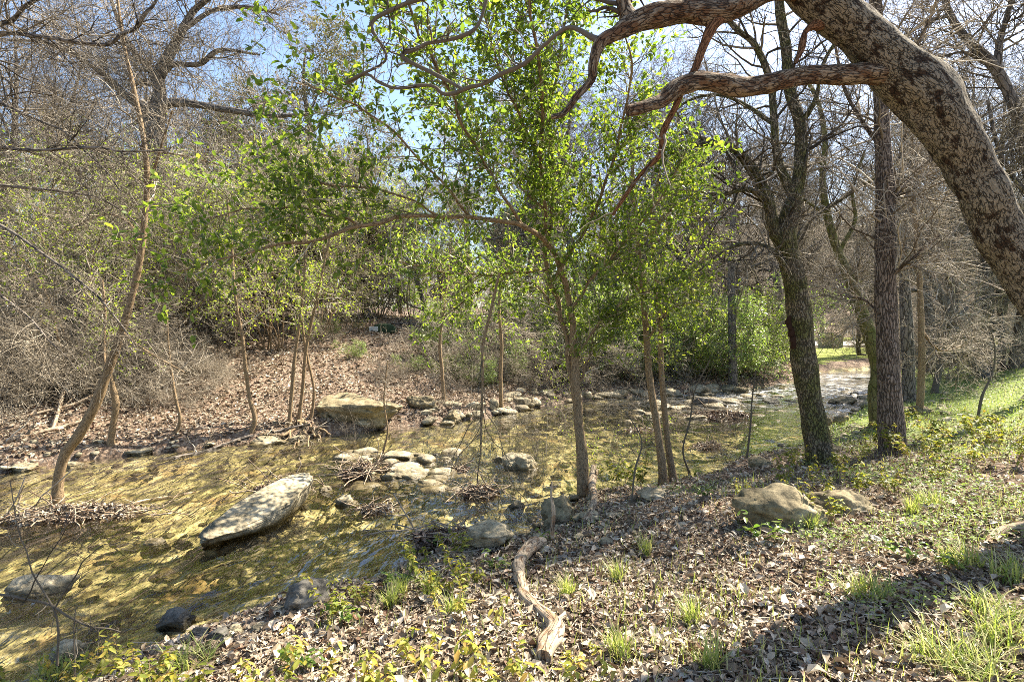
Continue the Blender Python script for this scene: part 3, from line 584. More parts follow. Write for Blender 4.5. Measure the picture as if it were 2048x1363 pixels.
oak_l2 = st([(1600, -30, 3.85, 60), (1545, -22, 3.8, 46), (1495, 4, 3.75, 44), (1440, 26, 3.7, 44), (1380, 24, 3.68, 40), (1320, 28, 3.62, 42), (1275, 42, 3.6, 38), (1235, 66, 3.55, 28), (1202, 84, 3.5, 26), (1187, 125, 3.5, 19), (1182, 160, 3.5, 18), (1155, 190, 3.48, 17), (1128, 226, 3.45, 13), (1102, 234, 3.45, 7)], 70)
oak_l3 = st([(1445, 25, 3.7, 34), (1420, 62, 3.68, 20), (1403, 100, 3.7, 16), (1385, 150, 3.72, 14), (1368, 172, 3.75, 13), (1350, 215, 3.8, 13), (1326, 262, 3.85, 14), (1322, 305, 3.9, 13), (1285, 345, 4.0, 10), (1255, 385, 4.1, 9), (1225, 430, 4.2, 6)], 50)
oak_l4 = st([(1262, 44, 3.6, 34), (1250, 15, 3.6, 28), (1240, -40, 3.6, 24)], 16)
oak_l5 = st([(1640, 45, 3.9, 26), (1612, 62, 3.9, 13), (1603, 98, 3.88, 11), (1590, 128, 3.86, 4)], 18)
oak_l6 = st([(1195, 80, 3.5, 14), (1130, 60, 3.6, 9), (1050, 128, 3.7, 9), (985, 162, 3.8, 8), (925, 180, 3.9, 8), (885, 186, 4.0, 7), (855, 170, 4.0, 6), (780, 176, 4.1, 6), (735, 150, 4.2, 6), (690, 165, 4.2, 4)], 50, .02)
oak_l7 = st([(925, 178, 3.9, 6), (810, 112, 4.0, 9), (850, 90, 4.0, 8), (945, 60, 4.0, 7), (975, -10, 4.0, 7)], 26, .02)
oak_l8 = st([(690, 165, 4.2, 5), (770, 120, 4.15, 5), (745, 45, 4.1, 9), (800, 10, 4.1, 9), (900, -30, 4.0, 9)], 30, .02)
g0 = G(2048, 1110); oak = empty('oak_tree', (oak_tr[0][0, 0, 0], oak_tr[0][0, 0, 1], H(oak_tr[0][0, 0, 0], oak_tr[0][0, 0, 1])), 'massive leaning oak with flaky grey bark arching over the stream from the right edge', 'tree')
dz = oak_tr[0][0, 0, 2] - oak.location[2]
if dz > 0: oak_tr = (np.concatenate([oak_tr[0][:, :1] + [[[.05, 0, -dz - .2]]], oak_tr[0]], 1), np.concatenate([oak_tr[1][:, :1] * 1.25, oak_tr[1]], 1))
b = Buf(); tubes(b, *oak_tr, 48, (.09, 11, .45)); part(b, 'trunk', M['oak'], oak)
b = Buf(); tubes(b, *oak_l1, 28, (.2, 14, .45), True); part(b, 'lower_limb', M['oakl'], oak)
b = Buf(); tubes(b, *oak_l2, 24, (.2, 14, .45)); part(b, 'upper_limb', M['oakl'], oak); b = Buf(); tubes(b, *oak_l4, 18, (.2, 14, .5)); part(b, 'upper_limb', M['oakl'], oak)
b = Buf(); tubes(b, *oak_l5, 12, (.3, 20, .5)); part(b, 'dead_stub', M['twigr'], oak); b = Buf(); tubes(b, *oak_l3, 14, (.25, 20, .5)); o = part(b, 'hanging_limb', M['twigr'], oak); o['label'] = 'reddish bare limb hanging across the lower limb'
for l in (oak_l6, oak_l7, oak_l8): b = Buf(); tubes(b, *l, 10, (.25, 25, .4)); part(b, 'thin_branch', M['twigd'], oak)
b = Buf(); twigset(b, [oak_l6, oak_l7, oak_l8], 9, (.15, .5), 4, (.08, .25), up=.05, wig=.35, rmin=.0022)
twigset(b, [oak_l3, oak_l4], 5, (.2, .6), 4, (.1, .3), up=-.02, wig=.3, rmin=.002)
# canopy above the frame that throws the dappled shade
top = sprout(oak_tr, 9, (.72, 1), (1.5, 3.2), (30, 80), 10, .22, .10, .42, .05, .25, .2, out=(0, 0, 2.2))
def above(PR):
    p = PR[0][:, 2:]; q_ = (p[..., 2] - CAMZ) / np.maximum(p[..., 1], .05); k = (q_.min(1) > .66) | (p[..., 1].max(1) < .3); return PR[0][k], PR[1][k]
top = above(top); tubes(b, *top, 5)
l2 = sprout(top, 6, (.2, 1), (.5, 1.2), (30, 70), 6, .25, .04, .5, .02, .3, .3, rmin=.004); l2 = above(l2); tubes(b, *l2, 3)
l2 = above(l2); l3 = sprout(l2, 3, (.2, 1), (.2, .5), (30, 70), 4, .3, .0, .5, .01, .4, .3, rmin=.0025); k = l3[0][:, :, 2].min(1) > 3.9; tubes(b, l3[0][k], l3[1][k], 3)
part(b, 'twigs', M['twigd'], oak)
# -- generic traced tree
def traced(name, u, v, trunk, limbs, mat, label, cat_='tree', group=None, S=18, disp=(.10, 12, .3), tw=None, twm='twig', leaf=None, lm=None, wig=.0, flare=1.35, K=None, twn='twigs'):
    """trunk: [(u,v,w)] at the depth of its foot; limbs: [[(u,v,w,dy)]]"""
    g = G(u, v); y0 = g[1]
    T = st([(a, c, y0, w) for a, c, w in trunk], K or len(trunk) * 8, wig)
    T[0][0, 0] = [g[0], T[0][0, 0, 1], g[2] - .12] ; T[1][0, :3] *= np.array([flare, (flare + 1) / 2, 1.08])
    root = empty(name, g, label, cat_, group); b = Buf(); tubes(b, *T, S, disp)
    LS = []
    for l in limbs:
        s_ = st([(q[0], q[1], y0 + (q[3] if len(q) > 3 else 0), q[2]) for q in l], len(l) * 6, wig); LS.append(s_)
    part(b, 'trunk', mat, root)
    for s_ in LS: b = Buf(); tubes(b, *s_, max(6, S - 6), disp); part(b, 'limb', mat, root)
    if tw:
        b = Buf(); src = LS + ([(T[0][:, len(T[0][0]) // 3:], T[1][:, len(T[0][0]) // 3:])] if tw.get('trunk', True) else [])
        kw = {k: q for k, q in tw.items() if k not in ('trunk',)}; ls = twigset(b, src, **kw); part(b, twn, M[twm], root)
        if leaf:
            b = Buf()
            for s_, n in zip(ls, leaf[0]):
                if n: leaves_on(b, s_, n, *leaf[1:])
            part(b, 'leaves', lm, root)
    return root
# forked mossy tree
traced('forked_tree', 1642, 925, [(1642, 930, 56), (1634, 880, 50), (1620, 800, 46), (1608, 720, 46), (1600, 640, 44), (1592, 580, 44), (1580, 520, 42), (1572, 480, 42), (1580, 430, 34), (1594, 380, 27), (1602, 320, 24), (1600, 250, 22), (1580, 180, 21), (1572, 100, 18), (1560, 20, 17), (1556, -80, 14)],
  [[(1580, 510, 34), (1548, 460, 26), (1536, 400, 22), (1505, 340, 20, -.2), (1470, 300, 18, -.4), (1420, 286, 14, -.5), (1370, 292, 11, -.6), (1330, 300, 6, -.7)],
   [(1590, 400, 20), (1556, 320, 16), (1548, 240, 15), (1540, 160, 13), (1510, 90, 12), (1475, 60, 10), (1440, 20, 7)],
   [(1536, 400, 15), (1500, 380, 10, -.2), (1460, 385, 8, -.3), (1420, 400, 5, -.3)],
   [(1590, 480, 9), (1620, 440, 7, .2), (1680, 400, 7, .4), (1760, 350, 5, .6), (1830, 310, 3, .8)],
   [(1575, 540, 18), (1545, 500, 9, -.1), (1500, 486, 8, -.2), (1450, 500, 5, -.4), (1400, 540, 3, -.5)],
   [(1600, 250, 14), (1630, 200, 8, -.2), (1650, 120, 7, -.3), (1700, 40, 5, -.4), (1720, -40, 4, -.5)],
   [(1550, 250, 10), (1490, 210, 8, .2), (1440, 190, 6, .2), (1380, 200, 5, .2), (1330, 240, 3, .3)]],
  M['mossb'], 'forked tree with mossy furrowed bark standing on the near bank left of the ridged trunk', tw=dict(n1=17, L1=(.6, 1.8), n2=7, L2=(.3, .9), n3=3, L3=(.12, .45), t=(.2, 1), rmin=.0028, up=-.01, wig=.25), twm='twigd')
b = Buf(); g = G(1642, 925)
for k in range(5):
    q = P(1577 + k * 3, 640 + k * 12, g[1] - .06); p = rockshape(70 + k, (.10, .06, .14), .8, 8, .2, lo=True); b.add(p + q, IF3)
root = empty('bracket_fungus', P(1588, 670, g[1] - .2), 'dark reddish bracket fungus clump on the left side of the forked mossy trunk', 'fungus'); part(b, 'caps', M['twigr'], root)
# ridged straight tree
traced('ridged_tree', 1785, 908, [(1786, 915, 52), (1783, 860, 46), (1779, 780, 41), (1775, 700, 39), (1772, 600, 37), (1771, 480, 36), (1772, 400, 33), (1768, 320, 29), (1762, 220, 27), (1758, 120, 24), (1752, 30, 21), (1748, -80, 18)],
  [[(1772, 420, 14), (1800, 380, 9), (1850, 330, 7, .3), (1900, 290, 5, .4)], [(1770, 560, 9), (1820, 520, 6, -.3), (1880, 470, 4, -.5)], [(1768, 300, 12), (1730, 250, 8, .2), (1690, 180, 6, .3), (1670, 90, 5, .4)], [(1773, 640, 8), (1730, 600, 5, .3), (1680, 590, 3, .5)], [(1764, 200, 10), (1800, 140, 8, -.2), (1850, 60, 6, -.3), (1880, -20, 4, -.3)]],
  M['ridge'], 'straight tall tree with deeply ridged brown bark between the forked tree and the thin stem', tw=dict(n1=26, L1=(.6, 2.1), n2=7, L2=(.3, .9), n3=3, L3=(.12, .45), rmin=.0028, up=-.02, wig=.22), twm='twig')
# curved green trunk
traced('curved_tree', 1757, 855, [(1757, 862, 34), (1752, 800, 29), (1757, 740, 28), (1748, 700, 26), (1733, 650, 24), (1715, 600, 22), (1695, 550, 20), (1675, 500, 18), (1655, 430, 15), (1645, 360, 12), (1650, 280, 10), (1635, 200, 8), (1600, 140, 6)],
  [[(1722, 615, 12), (1690, 600, 6), (1640, 590, 5, .3), (1600, 610, 3, .4)], [(1680, 500, 9), (1710, 440, 7), (1705, 380, 6), (1730, 300, 4)], [(1655, 430, 8), (1610, 400, 5), (1570, 370, 4)]],
  M['greenb'], 'curving tree with smooth green mossy bark just left of the ridged trunk', tw=dict(n1=13, L1=(.5, 1.6), n2=8, L2=(.3, .9), n3=4, L3=(.15, .45), rmin=.004, up=0, wig=.28))
tw2 = dict(n1=22, L1=(.6, 2.0), n2=9, L2=(.3, 1.0), n3=5, L3=(.15, .45), rmin=.004, up=.0, wig=.26)
for u, v, tr_, lm_, mt, lb in [
 (1838, 832, [(1838, 836, 13), (1843, 740, 12), (1842, 640, 11), (1838, 540, 10), (1830, 440, 8), (1826, 350, 6), (1822, 240, 4)], [[(1842, 660, 6), (1880, 700, 4), (1930, 690, 3)]], 'sap', 'thin straight stem just right of the ridged trunk'),
 (1817, 806, [(1817, 812, 26), (1816, 730, 22), (1812, 620, 20), (1806, 500, 16), (1800, 380, 12), (1810, 250, 9), (1830, 120, 6)], [[(1806, 500, 10), (1770, 420, 6), (1740, 330, 4)], [(1800, 400, 9), (1850, 320, 6), (1890, 200, 4)]], 'grey', 'blurred twiggy grey trunk directly behind the thin straight stem'),
 (1868, 786, [(1868, 790, 13), (1878, 740, 11), (1890, 690, 10), (1898, 640, 8), (1915, 560, 5)], [], 'twigd', 'short dark slanting trunk right of the thin straight stem'),
 (1912, 733, [(1912, 736, 28), (1909, 690, 21), (1906, 620, 18), (1900, 520, 15), (1905, 420, 12), (1890, 300, 8)], [[(1903, 520, 8), (1940, 440, 6), (1960, 350, 4)]], 'ridge', 'pale flared trunk on the grass beyond the dark slanting one'),
 (1970, 757, [(1972, 762, 26), (1945, 712, 23), (1920, 665, 20), (1893, 610, 17), (1862, 550, 13), (1835, 480, 10), (1820, 400, 7)], [[(1905, 640, 8), (1960, 600, 5), (2010, 590, 3)], [(1862, 550, 7), (1900, 480, 5), (1930, 420, 3)]], 'grey', 'dark trunk leaning steeply left over the green slope at the right'),
 (2003, 742, [(2003, 746, 14), (2004, 680, 12), (2000, 600, 11), (1996, 500, 9), (2000, 380, 7), (2010, 200, 5)], [], 'grey', 'slim upright grey trunk left of the leaning oak at the right edge'),
 (2036, 738, [(2036, 742, 40), (2040, 690, 26), (2050, 600, 22), (2056, 480, 18), (2060, 350, 14)], [[(2050, 560, 9), (2010, 480, 6), (1980, 400, 4)]], 'ridge', 'reddish flared trunk half behind the leaning oak at the right edge'),
 (1465, 778, [(1466, 782, 18), (1465, 700, 16), (1464, 600, 15), (1463, 500, 13), (1470, 400, 10), (1478, 300, 7)], [[(1464, 540, 7), (1500, 500, 5), (1540, 470, 4)]], 'grey', 'straight grey trunk rising out of the bright green thicket')]:
    traced('bare_tree', u, v, tr_, lm_, M[mt], lb, S=12, tw=tw2, twm='twig', disp=(.10, 10, .3))
# upper right: dark branching tree seen past the oak
traced('bare_tree', 2060, 800, [(2090, 800, 30), (2090, 600, 28), (2075, 420, 26), (2050, 280, 24), (2020, 190, 22), (1985, 130, 19), (1935, 80, 16), (1900, 30, 13), (1880, -40, 10)],
  [[(1995, 140, 14), (2000, 80, 11), (2018, 20, 10), (2030, -40, 8)], [(2045, 260, 14), (2005, 300, 9), (1960, 310, 6), (1920, 330, 4)], [(1985, 130, 10), (1930, 105, 6), (1880, 115, 4)], [(2070, 400, 12), (2030, 360, 9), (1995, 290, 7), (1975, 200, 5)], [(1900, 30, 9), (1840, 50, 6), (1800, 90, 4)]],
  M['grey'], 'dark bare tree spreading into the sky behind the oak at the top right', S=14, tw=dict(n1=16, L1=(.8, 2.2), n2=8, L2=(.4, 1.1), n3=5, L3=(.2, .6), rmin=.004, up=.03), twm='twigd')
# small saplings on the left
sl_tw = dict(n1=9, L1=(.3, 1.0), n2=5, L2=(.2, .6), n3=3, L3=(.1, .3), rmin=.0028, up=.03, t=(.3, 1), wig=.24)
lf_sp = ((2, 3, 3), (.04, .065))
traced('leaning_sapling', 113, 994, [(113, 998, 20), (118, 950, 19), (132, 905, 20), (158, 868, 19), (190, 810, 18), (212, 750, 16), (238, 680, 14), (262, 600, 13), (280, 520, 12), (289, 440, 11), (294, 350, 10), (284, 260, 9), (266, 170, 8), (248, 90, 6), (235, 0, 5), (228, -60, 4)],
  [[(292, 390, 6), (320, 300, 4, -.2), (345, 220, 3, -.4)], [(284, 480, 5), (250, 440, 4, .2), (200, 430, 3, .4), (120, 470, 2, .6)], [(240, 660, 6), (290, 700, 4, -.2), (370, 745, 3, -.4)], [(286, 300, 5), (360, 310, 3), (440, 330, 2)], [(212, 745, 7), (208, 700, 6, .1), (210, 620, 5, .2), (205, 560, 3, .3)]],
  M['sap'], 'crooked leaning sapling with tan bark rising out of the drift pile at the left', 'sapling', S=12, tw=sl_tw)
for i, (u, v, tr_, lb, lf) in enumerate([
 (220, 887, [(220, 890, 14), (226, 850, 12), (232, 810, 12), (224, 765, 10), (214, 720, 8), (208, 660, 6), (204, 580, 4)], 'short tan sapling on the far bank just right of the leaning one', 1),
 (350, 866, [(350, 868, 7), (360, 838, 7), (350, 790, 6), (342, 740, 5), (337, 690, 4), (333, 620, 3)], 'very thin pale sapling on the far bank left of the flat-topped boulder', 0),
 (503, 862, [(503, 864, 11), (510, 835, 10), (499, 795, 9), (492, 740, 8), (484, 670, 7), (470, 590, 6), (464, 500, 5), (455, 400, 4)], 'crooked reddish sapling on the far bank with a kink near its foot', 1),
 (578, 850, [(578, 853, 8), (584, 780, 8), (590, 710, 7), (600, 640, 6), (608, 560, 5), (612, 460, 4)], 'straight thin stem, leftmost of the three above the exposed roots', 1),
 (597, 842, [(597, 845, 8), (606, 770, 7), (612, 700, 7), (628, 620, 6), (645, 540, 5), (665, 450, 4)], 'middle stem of the three above the exposed roots', 1),
 (622, 836, [(622, 840, 7), (628, 780, 6), (616, 720, 5), (606, 660, 5), (600, 560, 4), (580, 470, 3)], 'rightmost kinked stem of the three above the exposed roots', 1),
 (888, 800, [(888, 803, 8), (884, 740, 7), (880, 680, 6), (890, 600, 5), (900, 500, 4)], 'slim dark stem on the leaf slope behind the hanging branch', 1),
 (1003, 818, [(1003, 822, 9), (1001, 750, 8), (1003, 690, 7), (998, 600, 6), (1010, 500, 4)], 'slim stem beside the upright pale stone at the far waterline', 1),
 (765, 905, [(765, 908, 4), (775, 860, 3.5), (768, 800, 3), (775, 720, 2.5)], 'spindly twig sapling growing from the limestone shelf', 0)]):
    traced('sapling', u, v, tr_, [], M['sap'], lb, 'sapling', S=8, tw=sl_tw if lf else dict(sl_tw, n1=6, L1=(.15, .5), L2=(.1, .3)), leaf=((1, 2, 2), (.04, .07)) if lf else None, lm=M['lf_spring'], disp=(.1, 20, .3))
# -- the tall leafy tree in the centre
yb = base_y(1166, 990); g = G(1166, 990)
cT = st([(1166, 1000, yb, 34), (1164, 940, yb, 28), (1158, 870, yb - .02, 24), (1152, 800, yb - .05, 22), (1150, 730, yb - .1, 19), (1148, 660, yb - .2, 17), (1138, 600, yb - .3, 16), (1122, 540, yb - .5, 15), (1100, 490, yb - .7, 14), (1062, 462, yb - 1, 13), (1010, 442, yb - 1.2, 12), (950, 434, yb - 1.5, 11), (880, 430, yb - 1.8, 10), (800, 436, yb - 2.1, 10), (720, 450, yb - 2.4, 9), (640, 475, yb - 2.6, 8), (560, 490, yb - 2.8, 7), (460, 515, yb - 3, 5), (350, 545, yb - 3.2, 4)], 90, .03)
cS = [st(q, 40, .04) for q in [
 [(1152, 790, yb, 15), (1138, 720, yb, 14), (1128, 650, yb - .05, 13), (1108, 580, yb - .1, 12), (1094, 500, yb - .3, 11), (1090, 420, yb - .6, 10), (1086, 320, yb - .9, 9), (1080, 200, yb - 1.4, 9), (1068, 80, yb - 1.9, 8), (1058, -80, yb - 2.4, 7)],
 [(1094, 500, yb - .3, 8), (1108, 380, yb - .4, 8), (1100, 250, yb - .8, 7), (1118, 120, yb - 1.2, 6), (1150, -60, yb - 1.7, 5)],
 [(1050, 458, yb - 1, 8), (1000, 380, yb - 1.4, 7), (950, 290, yb - 1.9, 7), (905, 200, yb - 2.4, 7), (860, 100, yb - 2.8, 7), (805, -10, yb - 3.1, 6), (780, -70, yb - 3.2, 4)],
 [(940, 434, yb - 1.5, 7), (860, 340, yb - 2.1, 6), (780, 260, yb - 2.6, 6), (700, 205, yb - 3, 5), (600, 170, yb - 3.3, 4)],
 [(880, 432, yb - 1.8, 6), (760, 380, yb - 2.2, 5), (640, 360, yb - 2.5, 5), (540, 350, yb - 2.7, 4)],
 [(720, 450, yb - 2.4, 6), (620, 420, yb - 2.6, 5), (500, 420, yb - 2.8, 4), (400, 440, yb - 2.9, 3)],
 [(1108, 560, yb - .2, 9), (1160, 470, yb - .5, 8), (1210, 370, yb - .9, 7), (1240, 270, yb - 1.2, 6), (1260, 160, yb - 1.6, 5), (1240, 40, yb - 2, 4)],
 [(1140, 620, yb - .3, 8), (1200, 540, yb - .6, 7), (1270, 460, yb - .9, 6), (1330, 380, yb - 1.2, 4), (1370, 300, yb - 1.4, 3)],
 [(1100, 540, yb, 8), (1040, 545, yb, 7), (960, 550, yb, 6), (880, 545, yb, 5), (800, 520, yb, 4)],
 [(1128, 650, yb, 7), (1070, 570, yb + .3, 6), (1000, 560, yb + .4, 5), (940, 590, yb + .5, 4), (880, 640, yb + .6, 3)],
 [(1086, 320, yb - .9, 7), (1030, 220, yb - 1.2, 6), (990, 110, yb - 1.6, 5), (960, -20, yb - 2, 4)],
 [(1090, 420, yb - .6, 6), (1000, 330, yb - .5, 5), (930, 260, yb - .4, 4), (870, 180, yb - .4, 3)],
 [(1150, 720, yb - .1, 6), (1190, 660, yb - .2, 5), (1260, 600, yb - .3, 4), (1340, 560, yb - .4, 3)],
 [(1152, 770, yb, 7), (1175, 730, yb, 5), (1185, 690, yb, 4), (1196, 640, yb, 3)]]]
root = empty('leafy_tree', g, 'tall glossy-leaved tree in the centre whose stem arches over to the left', 'tree')
cT = (cT[0], cT[1] * .82); cS = [(q[0], q[1] * .8) for q in cS]
b = Buf(); tubes(b, *cT, 14, (.08, 20, .3)); [tubes(b, *q, 9, (.08, 25, .3)) for q in cS]; part(b, 'trunk', M['sap'], root)
b = Buf(); src = cS + [(cT[0][:, 45:], cT[1][:, 45:])]; NS = [150, 140, 100, 36, 36, 34, 110, 90, 60, 60, 110, 85, 60, 24, 48]
l1 = [sprout(q, nn0, (.1, 1), (.25, 1.25), (30, 75), 7, .14, .03, .5, .006, .3, .35, rmin=.0018) for q, nn0 in zip(src, NS)]; l1 = (np.concatenate([q[0] for q in l1]), np.concatenate([q[1] for q in l1]))
ok = l1[0][:, -1, 1] > 2.9; l1 = (l1[0][ok], l1[1][ok]); tubes(b, *l1, 4)
l2 = sprout(l1, 5, (.2, 1), (.1, .35), (30, 65), 4, .18, 0, .6, .004, .4, .3, rmin=.0014); tubes(b, *l2, 3); part(b, 'twigs', M['twig'], root)
b = Buf(); leaves_on(b, l1, 6, (.05, .082), (.3, 1)); leaves_on(b, l2, 4, (.045, .075), (.2, 1)); part(b, 'leaves', M['lf_privet'], root)
# twin saplings to its right
for u, v, tr_, lm_, lb in [(1328, 970, [(1328, 974, 20), (1322, 910, 17), (1312, 840, 15), (1300, 760, 14), (1294, 690, 13), (1288, 610, 11), (1278, 520, 10), (1270, 420, 9), (1264, 320, 7), (1258, 220, 5)], [[(1288, 600, 5), (1240, 520, 4, -.3), (1190, 470, 3, -.6)], [(1276, 500, 5), (1320, 440, 4, -.2), (1370, 400, 3, -.4)], [(1294, 680, 5), (1340, 620, 4, -.3), (1400, 600, 3, -.5)]], 'left one of the twin slim brown stems growing side by side at the near waterline'),
                           (1348, 962, [(1348, 966, 16), (1336, 890, 13), (1328, 810, 12), (1322, 720, 11), (1320, 640, 10), (1312, 540, 8), (1302, 440, 7), (1320, 340, 5)], [[(1320, 640, 5), (1370, 560, 4, .2), (1420, 500, 3, .4)], [(1304, 470, 5), (1350, 400, 4), (1390, 330, 3)]], 'right one of the twin slim brown stems growing side by side at the near waterline')]:
    traced('leafy_sapling', u, v, tr_, lm_, M['sap'], lb, 'sapling', S=10, tw=dict(n1=30, L1=(.3, 1.3), n2=6, L2=(.12, .45), rmin=.0016, up=.02, wig=.16, t=(.1, 1), rmax=.006), leaf=((4, 4, 0), (.04, .068)), lm=M['lf_spring'], disp=(.08, 20, .3))
# dead branch hanging in front of the far bank
yd = 6.7; q = [st(s_, 30, .02) for s_ in [[(1000, 545, yd, 7), (984, 600, yd, 8), (972, 680, yd, 8), (965, 760, yd, 7), (961, 830, yd, 7), (962, 900, yd, 4), (963, 960, yd, 3)], [(964, 780, yd, 4), (950, 850, yd - .1, 3), (895, 940, yd - .2, 2)], [(962, 815, yd, 4), (985, 880, yd, 3), (1010, 930, yd - .1, 3), (1050, 1000, yd - .2, 2)], [(964, 800, yd, 3), (935, 850, yd, 3), (905, 930, yd + .2, 2)], [(966, 790, yd, 3), (985, 850, yd - .2, 3), (1030, 960, yd - .5, 2), (1055, 1060, yd - .8, 2)], [(962, 830, yd, 3), (950, 900, yd - .2, 2), (915, 1020, yd - .5, 2)]]]; q = [(a_[0] + .05 * np.stack([vnoise(np.stack([np.linspace(0, 6, 30), np.full(30, 3. * k_ + i_), np.zeros(30)], -1)) for k_ in range(3)], -1)[None] * ss(0, .3, np.linspace(0, 1, 30))[None, :, None], a_[1] * (.8 if i_ == 0 else .6)) for i_, a_ in enumerate(q)]
root = empty('hanging_branch', P(985, 560, yd), 'long dead branch hanging straight down and splaying into thin twigs above the pool', 'branch')
b = Buf(); [tubes(b, *s_, 6, (.1, 30, .3)) for s_ in q]; part(b, 'stem', M['sap'], root); b = Buf(); twigset(b, q, 9, (.15, .6), 3, (.1, .3), up=-.12, rmin=.0014, wig=.18); part(b, 'twigs', M['twigd'], root)
# overhanging branches from a tree beyond the left edge
root = empty('overhanging_tree', (-11, 9.2, H(-11, 9.2)), 'bare tree beyond the left edge whose long dark branches reach in at the top left', 'tree'); b = Buf()
TT = st([(-300, 1010, 9.2, 60), (-290, 700, 9.0, 50), (-260, 400, 8.6, 45), (-240, 150, 8.2, 40), (-220, -100, 8, 34)], 40, .1); tubes(b, *TT, 16, (.1, 10, .3))
BR = [st(s_, 36, .03) for s_ in [[(-250, 180, 8.2, 30), (-120, 100, 7.4, 18), (0, 68, 6.8, 9), (90, 74, 6.5, 8), (190, 86, 6.3, 8), (245, 66, 6.2, 7), (295, 25, 6.1, 6), (325, -30, 6, 4)], [(-250, 420, 8.6, 16), (-100, 320, 7.5, 8), (0, 297, 7, 7), (90, 300, 6.8, 6), (180, 292, 6.7, 5), (240, 302, 6.6, 4), (340, 300, 6.5, 3)], [(-240, 100, 8, 22), (-80, 70, 7, 12), (0, 52, 6.8, 10), (50, 18, 6.6, 7), (90, -20, 6.5, 5)],
  [(-240, 150, 8.2, 20), (-60, 180, 7.6, 8), (60, 230, 7.2, 6), (160, 290, 7, 4), (240, 380, 6.9, 3)], [(-250, 420, 8.6, 18), (-60, 430, 7.8, 8), (80, 500, 7.4, 5), (200, 600, 7.2, 4), (270, 700, 7.1, 2)], [(-250, 300, 8.6, 18), (-60, 360, 7.8, 8), (80, 380, 7.6, 5), (200, 400, 7.6, 4), (300, 470, 7.5, 2)], [(-260, 500, 8.6, 18), (-60, 560, 8.2, 7), (60, 640, 8, 4), (150, 740, 8, 2)]]]
[tubes(b, *s_, 9, (.1, 18, .3)) for s_ in BR]; part(b, 'trunk', M['grey'], root); b = Buf(); twigset(b, BR, 26, (.5, 1.6), 8, (.3, .9), 4, (.15, .45), up=-.03, wig=.2, rmin=.0028); part(b, 'twigs', M['twigd'], root)
# ---------------------------------------------------------------- background trees and shrubs, built once per kind at the origin and copied
def poly0(pts, K, wig=0):
    q = resample(np.array(pts, float), K); Pt = q[:, :3].copy()
    if wig: Pt += wig * rng.normal(size=(1, 3)) * 0 + wig * np.stack([vnoise(np.stack([np.linspace(0, 4, K) + 9 * k + rng.random() * 20, np.zeros(K), np.zeros(K)], -1)) for k in range(3)], -1) * ss(0, .2, np.linspace(0, 1, K))[:, None]
    return Pt[None], q[None, :, 3]
def proto(name, label, cat_, parts):
    r = empty(name, (0, 0, 0), label, cat_)
    for nm, b, mt in parts: b.build(nm, mt, r)
    return r
def bare_proto(h, r0, nl, fork=.35, nb=(9, 8, 5), twm='twig', wig=.5, spread=.42, rm=.007, up=.07, leaf=None, lm=None):
    T = poly0([(0, 0, -.3, r0 * 1.5), (0, 0, .3, r0 * 1.1), (.05 * h * rng.normal() * .4, .2, h * .35, r0 * .85), (.1 * h * rng.normal() * .5, .1, h * .65, r0 * .5), (.1 * h * rng.normal() * .5, 0, h * .95, r0 * .12)], 22, wig)
    b = Buf(); tubes(b, *T, 9, (.12, 5, .3)); L = sprout(T, nl, (fork, .97), (spread * h * .6, spread * h * 1.1), (35, 65), 9, .2, up, .55, 9, .2, .45); tubes(b, *L, 5)
    t = Buf(); a = sprout(L, nb[0], (.2, 1), (.1 * h, .22 * h), (30, 70), 6, .25, up * .5, .5, .05, .3, .35, rmin=rm); tubes(t, *a, 3)
    c = sprout(a, nb[1], (.15, 1), (.05 * h, .11 * h), (30, 70), 5, .25, .02, .55, .03, .4, .3, rmin=rm * .75); tubes(t, *c, 3)
    d = sprout(c, nb[2], (.1, 1), (.02 * h, .06 * h), (30, 70), 3, .25, 0, .6, .02, .5, .3, rmin=rm * .6); tubes(t, *d, 3)
    out = [('trunk', b, M['grey']), ('twigs', t, M[twm])]
    if leaf: l = Buf(); leaves_on(l, c, leaf[0], leaf[1], spread=.3); leaves_on(l, d, leaf[2], leaf[1], spread=.3); out.append(('leaves', l, lm))
    return out
